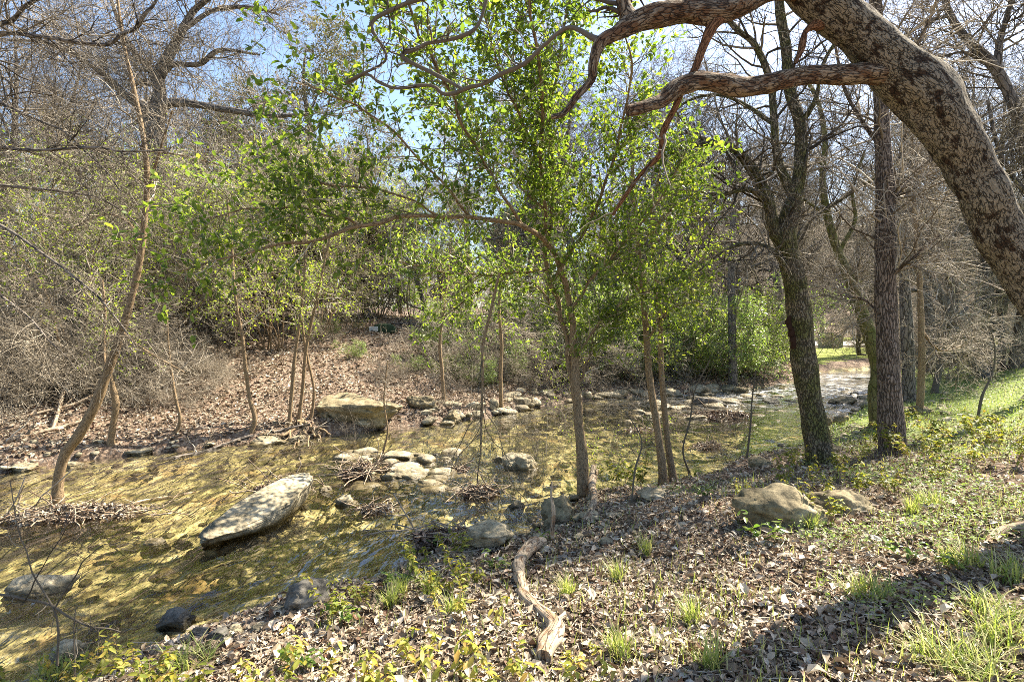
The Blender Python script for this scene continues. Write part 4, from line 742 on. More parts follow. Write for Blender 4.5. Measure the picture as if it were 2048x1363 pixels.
def shrub_proto(h, ns, nb, leaf, lm, arch=.5, rm=.004, twm='twig', bark_='sap', r0=.02, wig=.16, spread=.35, low=.15):
    a = rng.uniform(0, 6.28, ns); base = np.stack([np.cos(a), np.sin(a), a * 0], -1) * rng.uniform(0, .25, ns)[:, None]; K = 10; Pt = np.empty((ns, K, 3)); Pt[:, 0] = base - [0, 0, .1]
    d = nrm(np.stack([np.cos(a) * spread, np.sin(a) * spread, np.ones(ns)], -1) + rng.normal(size=(ns, 3)) * .12); Ln = h * rng.uniform(.65, 1.15, ns) / (K - 1)
    for k in range(1, K): d = nrm(d + rng.normal(size=(ns, 3)) * wig + np.stack([np.cos(a), np.sin(a), a * 0 - .6], -1) * arch * .12 * k / K * 2); Pt[:, k] = Pt[:, k - 1] + d * Ln[:, None]
    R = (r0 * rng.uniform(.6, 1.2, ns))[:, None] * np.linspace(1, .25, K)[None]; b = Buf(); tubes(b, Pt, R, 6)
    t = Buf(); l1 = sprout((Pt, R), nb[0], (low, 1), (.15 * h, .4 * h), (30, 75), 6, .2, .03, .55, .02, .3, .35, rmin=rm); tubes(t, *l1, 3)
    l2 = sprout(l1, nb[1], (.1, 1), (.06 * h, .18 * h), (30, 75), 5, .22, 0, .6, .02, .4, .3, rmin=rm * .75); tubes(t, *l2, 3); last = l2
    if nb[2]: l3 = sprout(l2, nb[2], (.1, 1), (.03 * h, .09 * h), (30, 75), 3, .22, 0, .6, .02, .5, .3, rmin=rm * .6); tubes(t, *l3, 3)
    out = [('stems', b, M[bark_]), ('twigs', t, M[twm])]
    if leaf: l = Buf(); leaves_on(l, l2, leaf[0], leaf[1], spread=.15); leaves_on(l, l1, leaf[2], leaf[1], spread=.15); out.append(('leaves', l, lm))
    return out
BT = [bare_proto(11, .17, 15), bare_proto(9, .13, 13, .25, wig=.8), bare_proto(13, .2, 17, .4, twm='twigd')]
JU = [bare_proto(9, .16, 26, .26, (9, 7, 4), 'twig', .3, .28, .006, .09, (6, (.06, .12), 2), M['lf_jun']), bare_proto(7, .14, 22, .3, (9, 7, 3), 'twigd', .3, .32, .006, .06, (9, (.07, .12), 3), M['lf_under'])]
US = [shrub_proto(6.2, 5, (22, 8, 3), (3, (.06, .10), 3), M['lf_spring'], .3, spread=.3, low=.5, r0=.03), shrub_proto(5.2, 6, (20, 8, 3), (3, (.06, .10), 3), M['lf_spring'], .3, spread=.3, low=.48, r0=.03)]
PV = [shrub_proto(3.6, 10, (15, 8, 2), (6, (.06, .10), 4), M['lf_bright'], .5, spread=.5), shrub_proto(3.2, 10, (15, 8, 2), (7, (.06, .10), 5), M['lf_privet'], .6, spread=.5)]
BR_ = [shrub_proto(3.4, 16, (14, 7, 4), None, None, .9, .0045, 'twig', 'twig', .016, .2, .7), shrub_proto(2.6, 16, (13, 7, 4), None, None, 1.2, .004, 'twig', 'twigd', .014, .22, .9)]
made = {}
def put(kind, protos, i, name, cat_, u, dist_, s, label, group=None, v=None):
    """stand a copy at the bearing of photo column u, dist_ metres away"""
    d = ray(u, 640); x = d[0] / d[1] * dist_; z = H(x, dist_); key = (kind, i)
    if key not in made:
        r = proto(name, label, cat_, protos[i]); made[key] = r; tag(r, label, cat_, group)
    else: r = dup(made[key], (0, 0, 0), label=label, group=group)
    if group is None and 'group' in r.keys(): del r['group']
    place(r, (x, dist_, z - .03), rng.uniform(0, 6.28), s)
    return r
# big bare elm, traced, top left
traced('big_elm', 325, 668, [(322, 672, 44), (326, 560, 40), (326, 450, 38), (322, 350, 36), (312, 270, 34), (306, 232, 36)], [
  [(306, 240, 30), (318, 195, 24), (318, 150, 21), (338, 110, 18), (365, 60, 15), (390, 20, 12), (440, -20, 8)],
  [(308, 240, 28), (325, 212, 22), (360, 205, 15), (410, 212, 13), (470, 222, 11), (540, 232, 9), (620, 228, 5)],
  [(304, 245, 26), (280, 215, 20), (250, 190, 16), (225, 165, 14), (190, 135, 11), (150, 110, 9), (90, 85, 7), (20, 80, 4)],
  [(318, 160, 16), (345, 130, 11), (400, 128, 9), (440, 100, 7), (520, 110, 4)], [(316, 180, 16), (300, 140, 12), (265, 100, 10), (240, 50, 8), (215, -20, 6)], [(300, 170, 8), (290, 162, 14)],
  [(365, 60, 10), (430, 20, 8), (500, 15, 6), (560, 30, 4)], [(330, 420, 14), (400, 360, 9), (470, 330, 6), (540, 320, 4)], [(322, 400, 14), (250, 340, 9), (180, 320, 6), (90, 300, 4)]],
  M['grey'], 'big bare elm rising above the thicket at the top left with one stubby broken limb', S=16, tw=dict(n1=20, L1=(.9, 2.8), n2=9, L2=(.5, 1.3), n3=5, L3=(.2, .7), rmin=.0055, up=.04, wig=.24), disp=(.10, 4, .3))
G1 = 'bare trees along the top of the far bank'; G2 = 'junipers behind the far bank'
for u, d_, i, s, lb in [(40, 17, 0, .9, None), (-60, 15, 1, .9, None), (160, 24, 2, .95, None), (480, 22, 1, .9, None), (560, 27, 0, .95, None), (700, 23, 1, .8, None), (840, 25, 1, .75, None), (930, 30, 0, .8, None), (1040, 26, 1, .9, None), (1120, 33, 2, .75, None), (1230, 28, 0, .75, None), (1340, 27, 1, 1.0, None), (1400, 33, 2, .8, None), (390, 29, 2, .9, None), (240, 32, 0, 1., None), (1510, 30, 0, .95, None)]:
    put('bt', BT, i, 'bare_tree', 'tree', u, d_, s, 'bare grey tree among the others along the top of the far bank', G1)
for u, d_, i, s, lb in [(612, 20, 0, 1.18, 'tallest shaggy grey-green juniper, rounded against the sky left of the centre tree'), (520, 21, 0, .92, 'shorter shaggy juniper leaning on the left side of the tallest one'), (735, 24, 0, .95, 'shaggy juniper just right of the tallest one, behind the centre tree leaves'), (150, 22, 0, .85, 'dull green juniper behind the thicket at the left'), (10, 20, 1, .95, 'dark evergreen behind the thicket at the left edge')]:
    put('ju', JU, i, 'juniper_tree', 'tree', u, d_, s, lb)
for u, d_, i, s in [(900, 40, 0, 1.0), (1100, 38, 1, 1.1), (1200, 44, 0, 1.1), (420, 34, 1, 1.1), (650, 36, 1, 1.0), (1000, 46, 1, 1.2), (1290, 38, 1, 1.0), (800, 34, 1, .9), (300, 26, 1, .9)]: put('ju', JU, i, 'evergreen_tree', 'tree', u, d_, s, 'dim evergreen among the far trees beyond the crest of the far bank', 'evergreens beyond the far bank')
GU = 'yellow-green understory trees on the far bank'
for u, d_, i, s in [(150, 12, 0, .85), (215, 13, 0, .9), (290, 14, 0, .9), (370, 17, 0, .95), (470, 16, 0, .9), (235, 16.5, 0, .95), (410, 18.5, 1, .95), (530, 17, 0, 1.05), (590, 22, 1, 1.05), (640, 18.5, 0, 1.0), (700, 22, 0, 1.1), (760, 24, 0, 1.1), (820, 24.5, 1, 1.0), (380, 22, 1, 1.3), (270, 21, 0, 1.25), (560, 17, 0, .9), (500, 23, 1, 1.2), (660, 25, 1, 1.2), (880, 26, 0, 1.2)]: put('us', US, i, 'understory_tree', 'tree', u, d_, s, 'slender yellow-green leafing tree standing on the far bank', GU)
GP = 'bright green shrubs beyond the pool'
for u, d_, i, s in [(1385, 20.5, 0, 1.05), (1440, 21, 1, 1.1), (1500, 22, 0, 1.1), (1545, 25, 0, .9), (1330, 20.5, 1, 1.05), (1270, 20.5, 0, 1.1), (1205, 19.5, 1, 1.1), (1140, 20, 0, 1.0), (1420, 25, 0, 1.35), (1300, 25, 1, 1.4), (1180, 24.5, 0, 1.4), (1060, 20, 1, .95), (960, 19, 0, .8), (1480, 27, 1, 1.3), (700, 17, 0, .2), (820, 16.5, 0, .2), (905, 16.5, 1, .3), (640, 19, 0, .25), (950, 16.2, 0, .3), (870, 19, 0, .3), (1100, 18.2, 1, .55), (1180, 18.3, 0, .6), (1250, 18.6, 1, .6), (1310, 19, 0, .65), (1370, 19.2, 1, .6), (1430, 19.6, 0, .6), (1500, 20.6, 1, .7), (1020, 17.8, 0, .5)]: put('pv', PV, i, 'green_shrub', 'shrub', u, d_, s, 'dense glossy green shrub on the bank beyond the pool', GP)
GB = 'tangled bare brush on the far bank'
for u, d_, i, s in [(430, 13.5, 0, .4), (790, 16, 1, .4), (620, 18.5, 0, .45), (300, 11.8, 0, .4), (-60, 10.5, 0, 1.0), (10, 11.5, 1, 1.0), (40, 13.5, 0, 1.25), (100, 12.3, 1, 1.0), (150, 15, 0, 1.3), (190, 12.3, 0, .8), (-30, 15, 0, 1.4), (240, 16.5, 0, 1.25), (330, 20.5, 1, 1.1), (90, 17, 0, 1.5), (400, 22, 0, 1.0), (470, 22.5, 1, 1.0), (200, 19, 0, 1.5), (300, 13.2, 1, .7)]: put('br', BR_, i, 'bare_brush', 'shrub', u, d_, s, 'tangled leafless brush drooping over the far bank at the left', GB)
for u, d_, i, s in [(985, 16.6, 0, .5), (1060, 17.2, 1, .8), (1120, 17.8, 0, .8), (1010, 19, 0, 1.0), (1190, 18.7, 1, .8), (1260, 19.3, 0, .75), (940, 17.5, 0, .9)]: put('br', BR_, i, 'bare_brush', 'shrub', u, d_, s, 'tangled leafless brush at the far waterline behind the hanging branch', 'tangled bare brush at the far waterline')
GR = 'bare trees on the right beyond the stream'
for u, d_, i, s in [(1580, 38, 0, .9), (1650, 62, 0, 1.0), (1700, 58, 1, 1.0), (1770, 60, 2, .9), (1840, 40, 1, 1.0), (1890, 56, 0, 1.0), (1960, 36, 1, .95), (2040, 40, 2, .9), (1900, 26, 1, .8), (2100, 24, 0, .85), (1730, 32, 1, .9), (1560, 50, 2, 1.0), (1620, 30, 1, .75), (2000, 60, 2, 1.1), (1800, 75, 2, 1.2), (1680, 80, 0, 1.3), (1930, 80, 0, 1.3), (2060, 75, 1, 1.4), (1600, 75, 1, 1.5), (1480, 60, 0, 1.1), (1380, 60, 1, 1.3), (1600, 30, 2, 1.0), (1760, 33, 0, 1.1), (1850, 20, 2, .85), (1960, 17, 0, .9), (2080, 20, 2, .85), (1150, 25, 2, .95), (1260, 25, 0, 1.1), (1360, 24, 2, .95), (1460, 25, 0, 1.1), (1550, 26, 2, 1.0), (1050, 28, 0, 1.15), (2150, 30, 2, .9), (2200, 20, 1, .8)]: put('bt', BT, i, 'bare_tree', 'tree', u, d_, s, 'bare twiggy tree among those beyond the stream at the right', GR)
for u, d_, i, s in [(1880, 18, 0, .9), (1940, 22, 0, 1.2), (2010, 24, 1, 1.4), (1800, 31, 0, 1.5), (1850, 30, 1, 1.6), (1960, 30, 0, 1.6), (2060, 20, 0, 1.1), (1530, 32, 0, 1.6), (1900, 38, 0, 2.0), (1790, 36, 0, 1.6)]: put('br', BR_, i, 'bare_brush', 'shrub', u, d_, s, 'pale twiggy brush among the trunks on the right bank and beyond the riffle', 'pale twiggy brush on the right')
# far woodland, one mass beyond the road
wb = Buf(); n = 900; x = rng.uniform(-110, 150, n); y = rng.uniform(72, 130, n); k = np.abs(x) < y * 1.25; x, y = x[k], y[k]; h = terr(x, y)[0]; n = len(x); hh_ = rng.uniform(5, 9, n)
Pt = np.stack([np.stack([x + t * rng.normal(size=n), y + t * rng.normal(size=n), h - .3 + hh_ * t], -1) for t in np.linspace(0, 1, 6)], 1); R = (hh_ * .016)[:, None] * np.linspace(1, .3, 6)[None]; tubes(wb, Pt, R, 4)
a = sprout((Pt, R), 14, (.15, 1), (1.5, 4), (25, 70), 5, .2, .06, .5, .1, .3, .4, rmin=.02); tubes(wb, *a, 3); c = sprout(a, 9, (.15, 1), (.6, 1.8), (30, 70), 3, .2, 0, .6, .05, .5, .3, rmin=.018); tubes(wb, *c, 3)
o = wb.build('woodland', M['twig']); tag(o, 'brown leafless woodland covering the far hillside', 'woodland', kind='stuff')
# ---------------------------------------------------------------- driftwood, branches, roots
def gpath(pts, K, lift=.7, wig=.0):
    """[(u,v,w)] points lying on the ground"""
    q = []
    for t in pts:
        g = G(t[0], t[1]); r = .5 * t[2] * g[1] / FPX; q.append([g[0], g[1], max(g[2], WZ - .03) + r * lift + (t[3] if len(t) > 3 else 0), r])
    q = resample(q, K); Pt = q[:, :3].copy()
    if wig: Pt += wig * np.stack([vnoise(np.stack([np.linspace(0, 7, K) + 5 * k + rng.random() * 9, np.zeros(K), np.zeros(K)], -1)) for k in range(3)], -1)
    return Pt[None], np.maximum(q[None, :, 3], .002)
def stick(name, label, cat_, paths, mat, S=10, disp=(.2, 20, .2), pname='trunk', twigs=None, wig=.0):
    root = empty(name, paths[0][0][0, 0], label, cat_); b = Buf(); tubes(b, *paths[0], S, disp, True); part(b, pname, mat, root)
    for p_ in paths[1:]: b = Buf(); tubes(b, *p_, max(6, S - 4), disp, True); part(b, 'branch', mat, root)
    if twigs: b = Buf(); twigset(b, paths, **twigs); part(b, 'twigs', M['twig'], root)
    return root
stick('driftwood_log', 'crooked pale driftwood log snaking down the leafy bank toward the bottom edge', 'log', [gpath([(1088, 1098, 20), (1062, 1108, 26), (1042, 1132, 25), (1040, 1165, 24), (1048, 1200, 25), (1072, 1225, 26), (1098, 1250, 28), (1112, 1275, 34), (1095, 1305, 38), (1085, 1335, 32)], 70, 1.1), gpath([(1100, 1262, 26), (1122, 1248, 16, .02), (1130, 1240, 10, .03)], 14)], M['dead'], 20, (.35, 14, .3), 'log')
stick('driftwood_log', 'pale weathered log stub standing at the water edge right of the centre sapling', 'log', [gpath([(1170, 1050, 18), (1182, 1030, 16), (1188, 1010, 14, .05), (1184, 985, 14, .12), (1190, 966, 16, .2)], 24)], M['dead'], 14, (.4, 14, .3), 'log')
stick('driftwood_log', 'rough pale log end poking in at the right edge above the shaggy grass', 'log', [gpath([(1975, 1092, 12), (1995, 1076, 20), (2030, 1064, 24), (2090, 1066, 28)], 24)], M['dead'], 14, (.3, 14, .3), 'log')
stick('broken_stub', 'thin splintered dead stub standing left of the centre sapling', 'stub', [st([(1105, 1075, 4.8, 7), (1106, 1020, 4.8, 8), (1103, 985, 4.8, 5), (1104, 962, 4.8, 3)], 16, .01)], M['dead'], 8, (.3, 30, .3), 'stem')
FB = [('bleached forked branch standing out of the leaves at the left', [[(105, 862, 7), (122, 822, 7, .15), (133, 795, 7, .3), (131, 768, 5, .5), (136, 742, 4, .75), (160, 716, 3, .95)], [(133, 795, 6, .3), (148, 782, 5, .4), (152, 765, 3, .5)]]),
 ('long pale pole lying on the leaves at the left edge', [[(-40, 900, 9), (30, 880, 9), (100, 862, 8), (175, 846, 6, .05)]]),
 ('grey fallen branch lying parallel above the pale pole', [[(-30, 858, 6), (60, 838, 6, .05), (140, 822, 5, .1), (195, 805, 4, .2)], [(120, 830, 4, .05), (180, 790, 3, .3), (250, 770, 2, .4)]]),
 ('thin fallen branch with arching twigs right of the leaning sapling', [[(215, 800, 5, .3), (270, 790, 4, .35), (330, 770, 3, .35), (395, 745, 2, .4)], [(240, 795, 3, .3), (310, 805, 2, .2), (380, 790, 2, .2)]]),
 ('slender bare branch lying down the slope at the left', [[(0, 760, 5, .3), (70, 770, 5, .2), (150, 790, 4, .1), (230, 830, 3)]]),
 ('pale drift branch stretching from the drift pile into the stream', [[(225, 1022, 5), (270, 1008, 8), (320, 997, 7), (360, 990, 5), (392, 985, 3)]]),
 ('dark stick lying along the far waterline left of the exposed roots', [[(300, 925, 5), (400, 905, 6), (480, 885, 6), (560, 862, 5), (620, 850, 4)]]),
 ('long thin fallen trunk lying on the crest of the far bank', [[(500, 640, 4), (600, 640, 4), (720, 645, 4), (830, 650, 4)]]),
 ('pale fallen trunk slanting down from the crest behind the hanging branch', [[(832, 648, 5), (870, 658, 6), (900, 672, 6), (930, 690, 4)]])]
for lb, ps in FB:
    stick('fallen_branch', lb, 'branch', [gpath(p_, 26, .7, .015) for p_ in ps], M['dead'] if 'pale' in lb or 'bleach' in lb else M['grey'], 8, (.2, 25, .2), 'stem', dict(n1=7, L1=(.2, .8), n2=4, L2=(.1, .4), rmin=.002, up=.03) if 'drift' not in lb else None)
rt = [gpath([(600, 845, 7, 0), (u1, (845 + v1) / 2 + 2, 6, .01), (u2, v1, 3)], 22, .3, .05) for u1, u2, v1 in [(570, 520, 882), (585, 548, 890), (600, 585, 898), (618, 640, 880), (630, 668, 872), (560, 500, 872), (610, 615, 895)]]
b = Buf(); [tubes(b, *q, 7, (.2, 20, .2)) for q in rt]; b2 = Buf(); twigset(b2, rt, 16, (.15, .6), 4, (.05, .2), up=-.1, rmin=.002)
root = empty('exposed_roots', rt[0][0][0, 0], 'tangle of exposed roots spilling over the far waterline beside the mossy boulder', 'roots'); part(b, 'roots', M['sap'], root); part(b2, 'rootlets', M['twigd'], root)
# ---------------------------------------------------------------- drift piles
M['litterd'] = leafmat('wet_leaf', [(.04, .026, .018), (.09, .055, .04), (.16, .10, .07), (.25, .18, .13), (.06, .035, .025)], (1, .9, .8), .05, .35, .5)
def pile(u, v, w, h, mat, seed, label, dr=.5, nl=700, ns=30, yaw=0.):
    g = G(u, v); k = g[1] / FPX; W, Hh = w * k * 1.25, h * k * .5; D = W * dr; yaw = yaw or .35; g = np.array([g[0], g[1] + D * .4, max(g[2], WZ - .04)])
    root = empty('drift_pile', g, label, 'drift pile'); r = np.sqrt(rng.random(nl)); a = rng.uniform(0, 6.28, nl); r = r * (.8 + .8 * vnoise(np.stack([np.cos(a) * 1.7 + seed, np.sin(a) * 1.7, a * 0 + .5], -1))); px, py = r * np.cos(a), r * np.sin(a)
    z = Hh * np.clip(1 - r ** 2, .03, 1) * (.75 + .35 * fbm(np.stack([px * 2, py * 2, px * 0 + seed], -1), 3)) * rng.uniform(.75, 1.05, nl); cy, sy = math.cos(yaw), math.sin(yaw)
    X, Y_ = px * W / 2, py * D / 2; X, Y_ = X * cy - Y_ * sy, X * sy + Y_ * cy
    b = Buf(); p = rockshape(seed, (W * .72, D * .72, Hh * 1.2), .9, 6, .2, lo=True); p = np.stack([p[:, 0] * cy - p[:, 1] * sy, p[:, 0] * sy + p[:, 1] * cy, p[:, 2]], -1); b.add(p + g, IF3); part(b, 'mound', M['mud'], root)
    b = Buf(); leafs(b, np.stack([X, Y_, z + .01], -1) + g, nrm(rng.normal(size=(nl, 3)) * [1, 1, .5]), nrm(rng.normal(size=(nl, 3)) * .8 + [0, 0, 1]), rng.uniform(.03, .07, nl) * max(1, g[1] / 9), .5, .4, .2); part(b, 'leaves', mat, root, False)
    c = rng.normal(size=(ns, 3)) * [W * .25, D * .25, Hh * .15] + [0, 0, Hh * .7] + g; d = nrm(rng.normal(size=(ns, 3)) * [1.3, .7, .35]); L = rng.uniform(.3, 1.2, ns)[:, None] * min(W, .9); c[:, 2] = np.maximum(c[:, 2], WZ); b = Buf()
    Pt = np.stack([c + d * L * t + rng.normal(size=(ns, 3)) * .02 for t in np.linspace(-.5, .5, 6)], 1); tubes(b, Pt, np.repeat(rng.uniform(.003, .009, ns)[:, None], 6, 1), 5); part(b, 'sticks', M['dead'], root); return root
M['mud'] = simple('wet_mud', (.05, .035, .025), (.12, .085, .06), 9, bumpd=.02)
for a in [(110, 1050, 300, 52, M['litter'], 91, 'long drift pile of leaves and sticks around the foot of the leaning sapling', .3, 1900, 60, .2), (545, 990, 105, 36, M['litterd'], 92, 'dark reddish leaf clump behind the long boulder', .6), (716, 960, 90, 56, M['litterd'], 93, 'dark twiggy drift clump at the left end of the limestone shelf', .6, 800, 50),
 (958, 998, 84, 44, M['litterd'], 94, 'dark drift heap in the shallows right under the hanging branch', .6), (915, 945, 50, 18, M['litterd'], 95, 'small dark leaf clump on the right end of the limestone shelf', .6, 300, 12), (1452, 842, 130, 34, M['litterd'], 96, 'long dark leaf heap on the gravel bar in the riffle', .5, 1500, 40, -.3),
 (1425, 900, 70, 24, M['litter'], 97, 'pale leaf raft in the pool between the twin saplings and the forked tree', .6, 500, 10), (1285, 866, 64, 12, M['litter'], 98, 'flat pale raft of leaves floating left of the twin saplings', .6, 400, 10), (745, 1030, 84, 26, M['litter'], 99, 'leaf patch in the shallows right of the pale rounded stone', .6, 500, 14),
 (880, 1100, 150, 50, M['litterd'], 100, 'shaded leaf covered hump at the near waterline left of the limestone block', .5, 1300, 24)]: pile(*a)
# ---------------------------------------------------------------- low leafy plants on the near bank
def weed_proto(ns, h, nl, sz, mat, droop=.9, wid=.42):
    a = rng.uniform(0, 6.28, ns); K = 8; Pt = np.empty((ns, K, 3)); Pt[:, 0] = np.stack([np.cos(a), np.sin(a), a * 0 - .02 / .03], -1) * .03; d = nrm(np.stack([np.cos(a) * .45, np.sin(a) * .45, np.ones(ns)], -1)); L = h * rng.uniform(.55, 1.1, ns)[:, None] / (K - 1)
    for k in range(1, K): d = nrm(d + rng.normal(size=(ns, 3)) * .1); Pt[:, k] = Pt[:, k - 1] + d * L
    R = np.full((ns, K), .0022) * np.linspace(1.2, .5, K); b = Buf(); tubes(b, Pt, R, 5); tw = sprout((Pt, R), 3, (.4, 1), (.05, .16), (30, 60), 4, .12, .05, .8, .003, .5, .2, rmin=.0009); tubes(b, *tw, 4)
    l = Buf()
    for PR, n, t0 in (((Pt, R), nl, .35), (tw, max(3, nl // 2), .3)):
        N = PR[0].shape[0]; idx = np.repeat(np.arange(N), n); f = (rng.uniform(t0, 1, N * n)) * (PR[0].shape[1] - 1); i = np.minimum(f.astype(int), PR[0].shape[1] - 2); fr = (f - i)[:, None]
        p = PR[0][idx, i] * (1 - fr) + PR[0][idx, i + 1] * fr; an = rng.uniform(0, 6.28, N * n); d = np.stack([np.cos(an), np.sin(an), rng.uniform(-1.3, .2, N * n) * droop], -1)
        leafs(l, p, d, nrm(rng.normal(size=(N * n, 3)) * .3 + [0, 0, 1]), rng.uniform(sz[0], sz[1], N * n), wid, .3, .18)
    return [('stems', b, M['sap']), ('leaves', l, mat)]
M['lf_yel'] = leafmat('yellowing_leaf', [(.40, .40, .07), (.26, .32, .06), (.52, .46, .09), (.46, .30, .08), (.20, .27, .05), (.55, .38, .10)], (1.4, 1.4, .8), .45, .5, .3)
WD = [weed_proto(3, .36, 6, (.05, .085), M['lf_yel']), weed_proto(4, .30, 10, (.035, .06), M['lf_weed']), weed_proto(5, .42, 10, (.04, .065), M['lf_weed'], .6), weed_proto(2, .26, 8, (.05, .08), M['lf_under'], .5), weed_proto(3, .34, 7, (.045, .08), M['lf_yel'])]
def weeds(lst, label, group):
    for u, v, i, s in lst:
        g = G(u, v); key = ('wd', i)
        if key not in made: r = proto('leafy_plant', label, 'plant', WD[i]); made[key] = r; tag(r, label, 'plant', group)
        else: r = dup(made[key], (0, 0, 0), label=label, group=group)
        place(r, g, rng.uniform(0, 6.28), s)
weeds([(905, 1400, 0, .95), (965, 1320, 0, .8), (995, 1390, 4, .8), (840, 1330, 4, .8), (1030, 1440, 0, .9), (800, 1420, 0, .8), (895, 1255, 4, .8), (700, 1420, 4, .9), (765, 1385, 0, .8), (640, 1360, 0, .8)], 'low plant with drooping yellow-green leaves at the bottom edge left of the driftwood log', 'yellow-green plants at the bottom centre')
weeds([(200, 1400, 4, .9), (140, 1410, 1, 1), (290, 1400, 0, .8), (60, 1400, 4, .9), (370, 1420, 1, 1.1), (20, 1360, 1, 1), (240, 1340, 4, .7), (330, 1370, 1, 1), (450, 1420, 4, .8), (540, 1400, 1, 1), (100, 1370, 0, .8)], 'yellowing plant with orange-tinged leaves along the water at the bottom left', 'yellowing plants at the bottom left')
weeds([(1175, 1390, 4, .8), (1160, 1340, 4, .6)], 'small orange-leaved plant right of the driftwood log end', 'orange-leaved plants right of the log')
weeds([(880, 1200, 1, 1), (840, 1160, 2, .9), (935, 1180, 1, 1), (985, 1150, 3, .8), (700, 1240, 3, .9), (650, 1260, 2, .8), (615, 1330, 3, .9), (790, 1170, 3, 1), (730, 1210, 1, .8), (1100, 1090, 3, .7), (910, 1130, 2, .9), (860, 1100, 3, 1)], 'small green plant in the weeds along the near waterline left of the log', 'green plants along the near waterline')
weeds([(1560, 965, 1, 1.2), (1600, 945, 2, 1.1), (1640, 990, 1, 1.1), (1690, 955, 2, 1.1), (1740, 900, 2, 1.3), (1795, 915, 2, 1.3), (1830, 925, 4, 1.2), (1880, 935, 2, 1.3), (1930, 935, 4, 1.2), (1980, 915, 2, 1.3), (2025, 935, 2, 1.3), (1850, 885, 2, 1.3), (1905, 895, 4, 1.3), (1960, 885, 2, 1.4), (2010, 880, 2, 1.4), (1700, 1000, 2, 1), (1790, 990, 1, 1.1), (1590, 1020, 1, 1), (1650, 1055, 2, .9), (1760, 870, 4, 1.2), (1820, 860, 2, 1.3), (1720, 925, 4, 1), (1870, 960, 1, 1.1)], 'knee high plant with yellow-green drooping leaves among those around the tan boulder and ridged trunk', 'yellow-green plants on the right bank')
weeds([(1250, 985, 2, 1.3), (1225, 975, 2, 1.2), (1270, 970, 2, 1.4)], 'fine bushy green plant at the waterline between the centre sapling and the twin stems', 'fine green plants at the waterline')
weeds([(1800, 1115, 3, .9), (1865, 1140, 3, .9), (1530, 1100, 3, 1.2), (1420, 1000, 3, .8), (1490, 1000, 1, .8)], 'dark-leaved seedling standing alone in the leaf litter on the right', 'dark seedlings on the right bank')
# bare twiggy bush, bottom left, close to the camera
y1 = 3.4; q = [st(s_, 26, .01) for s_ in [[(115, 1330, y1, 5), (112, 1230, y1, 4), (70, 1150, y1, 3), (40, 1060, y1, 2), (20, 960, y1, 2)], [(-40, 1180, y1, 5), (50, 1200, y1, 5), (110, 1215, y1, 5), (170, 1250, y1, 4), (245, 1262, y1, 3)], [(110, 1215, y1, 3), (150, 1150, y1, 3), (190, 1100, y1, 2), (240, 1080, y1, 2)], [(50, 1200, y1, 3), (90, 1120, y1, 2), (130, 1060, y1, 2)], [(150, 1380, y1, 4), (145, 1300, y1, 3), (150, 1220, y1, 2)]]]
root = empty('bare_bush', G(115, 1330), 'bare twiggy bush close by at the bottom left in front of the water', 'bush'); b = Buf(); [tubes(b, *s_, 6) for s_ in q]; part(b, 'stems', M['twigd'], root); b = Buf(); twigset(b, q, 8, (.1, .35), 4, (.05, .18), 2, (.03, .1), up=.03, rmin=.0009, wig=.2); part(b, 'twigs', M['twigd'], root)
for u, v, tr_, lb in [(1955, 835, [(1955, 838, 5), (1965, 790, 5), (1985, 745, 4), (1990, 700, 3), (1980, 650, 2)], 'thin pale leaning sapling on the green slope below the leaning dark trunk'), (1380, 945, [(1380, 948, 5), (1366, 900, 4), (1380, 840, 4), (1390, 780, 3), (1420, 720, 2)], 'thin dark sapling right of the twin stems'), (1493, 918, [(1493, 920, 5), (1500, 860, 4), (1504, 800, 3), (1512, 740, 2)], 'thin dark stem at the waterline left of the forked tree'), (1262, 1010, [(1262, 1012, 4), (1270, 940, 4), (1283, 880, 3), (1250, 820, 2)], 'spindly twig between the centre sapling and the twin stems')]:
    traced('bare_sapling', u, v, tr_, [], M['twigd'], lb, 'sapling', S=6, tw=dict(n1=8, L1=(.15, .5), n2=4, L2=(.1, .3), rmin=.0016, up=.05), twm='twigd', disp=(.1, 20, .3))
SB = [shrub_proto(2.2, 5, (9, 5, 2), None, None, .3, .0022, 'twigd', 'twigd', .007, .12, .35), shrub_proto(2.8, 5, (9, 5, 2), (2, (.035, .06), 2), M['lf_spring'], .4, .0022, 'twig', 'sap', .009, .12, .4)]
for u, d_, i, s in [(1010, 6.6, 0, .6), (1225, 8.6, 1, .6), (1440, 9.6, 0, .7), (1120, 15.6, 1, .8), (930, 13.3, 0, .9), (1300, 17.5, 1, .9), (1190, 16.5, 0, 1.1), (1400, 18.5, 1, .9), (1050, 15.8, 0, .9), (1480, 12.5, 0, .7), (1080, 9.5, 0, .8), (1160, 11.5, 0, .9), (1260, 13, 0, .9), (1010, 11, 0, .8), (1350, 12, 0, .8), (860, 12.8, 0, .8), (720, 10.6, 0, .6)]: put('sb', SB, i, 'thin_shrub', 'shrub', u, d_, s, 'thin see-through shrub of upright twigs standing in or beside the pool', 'thin twiggy shrubs around the pool')
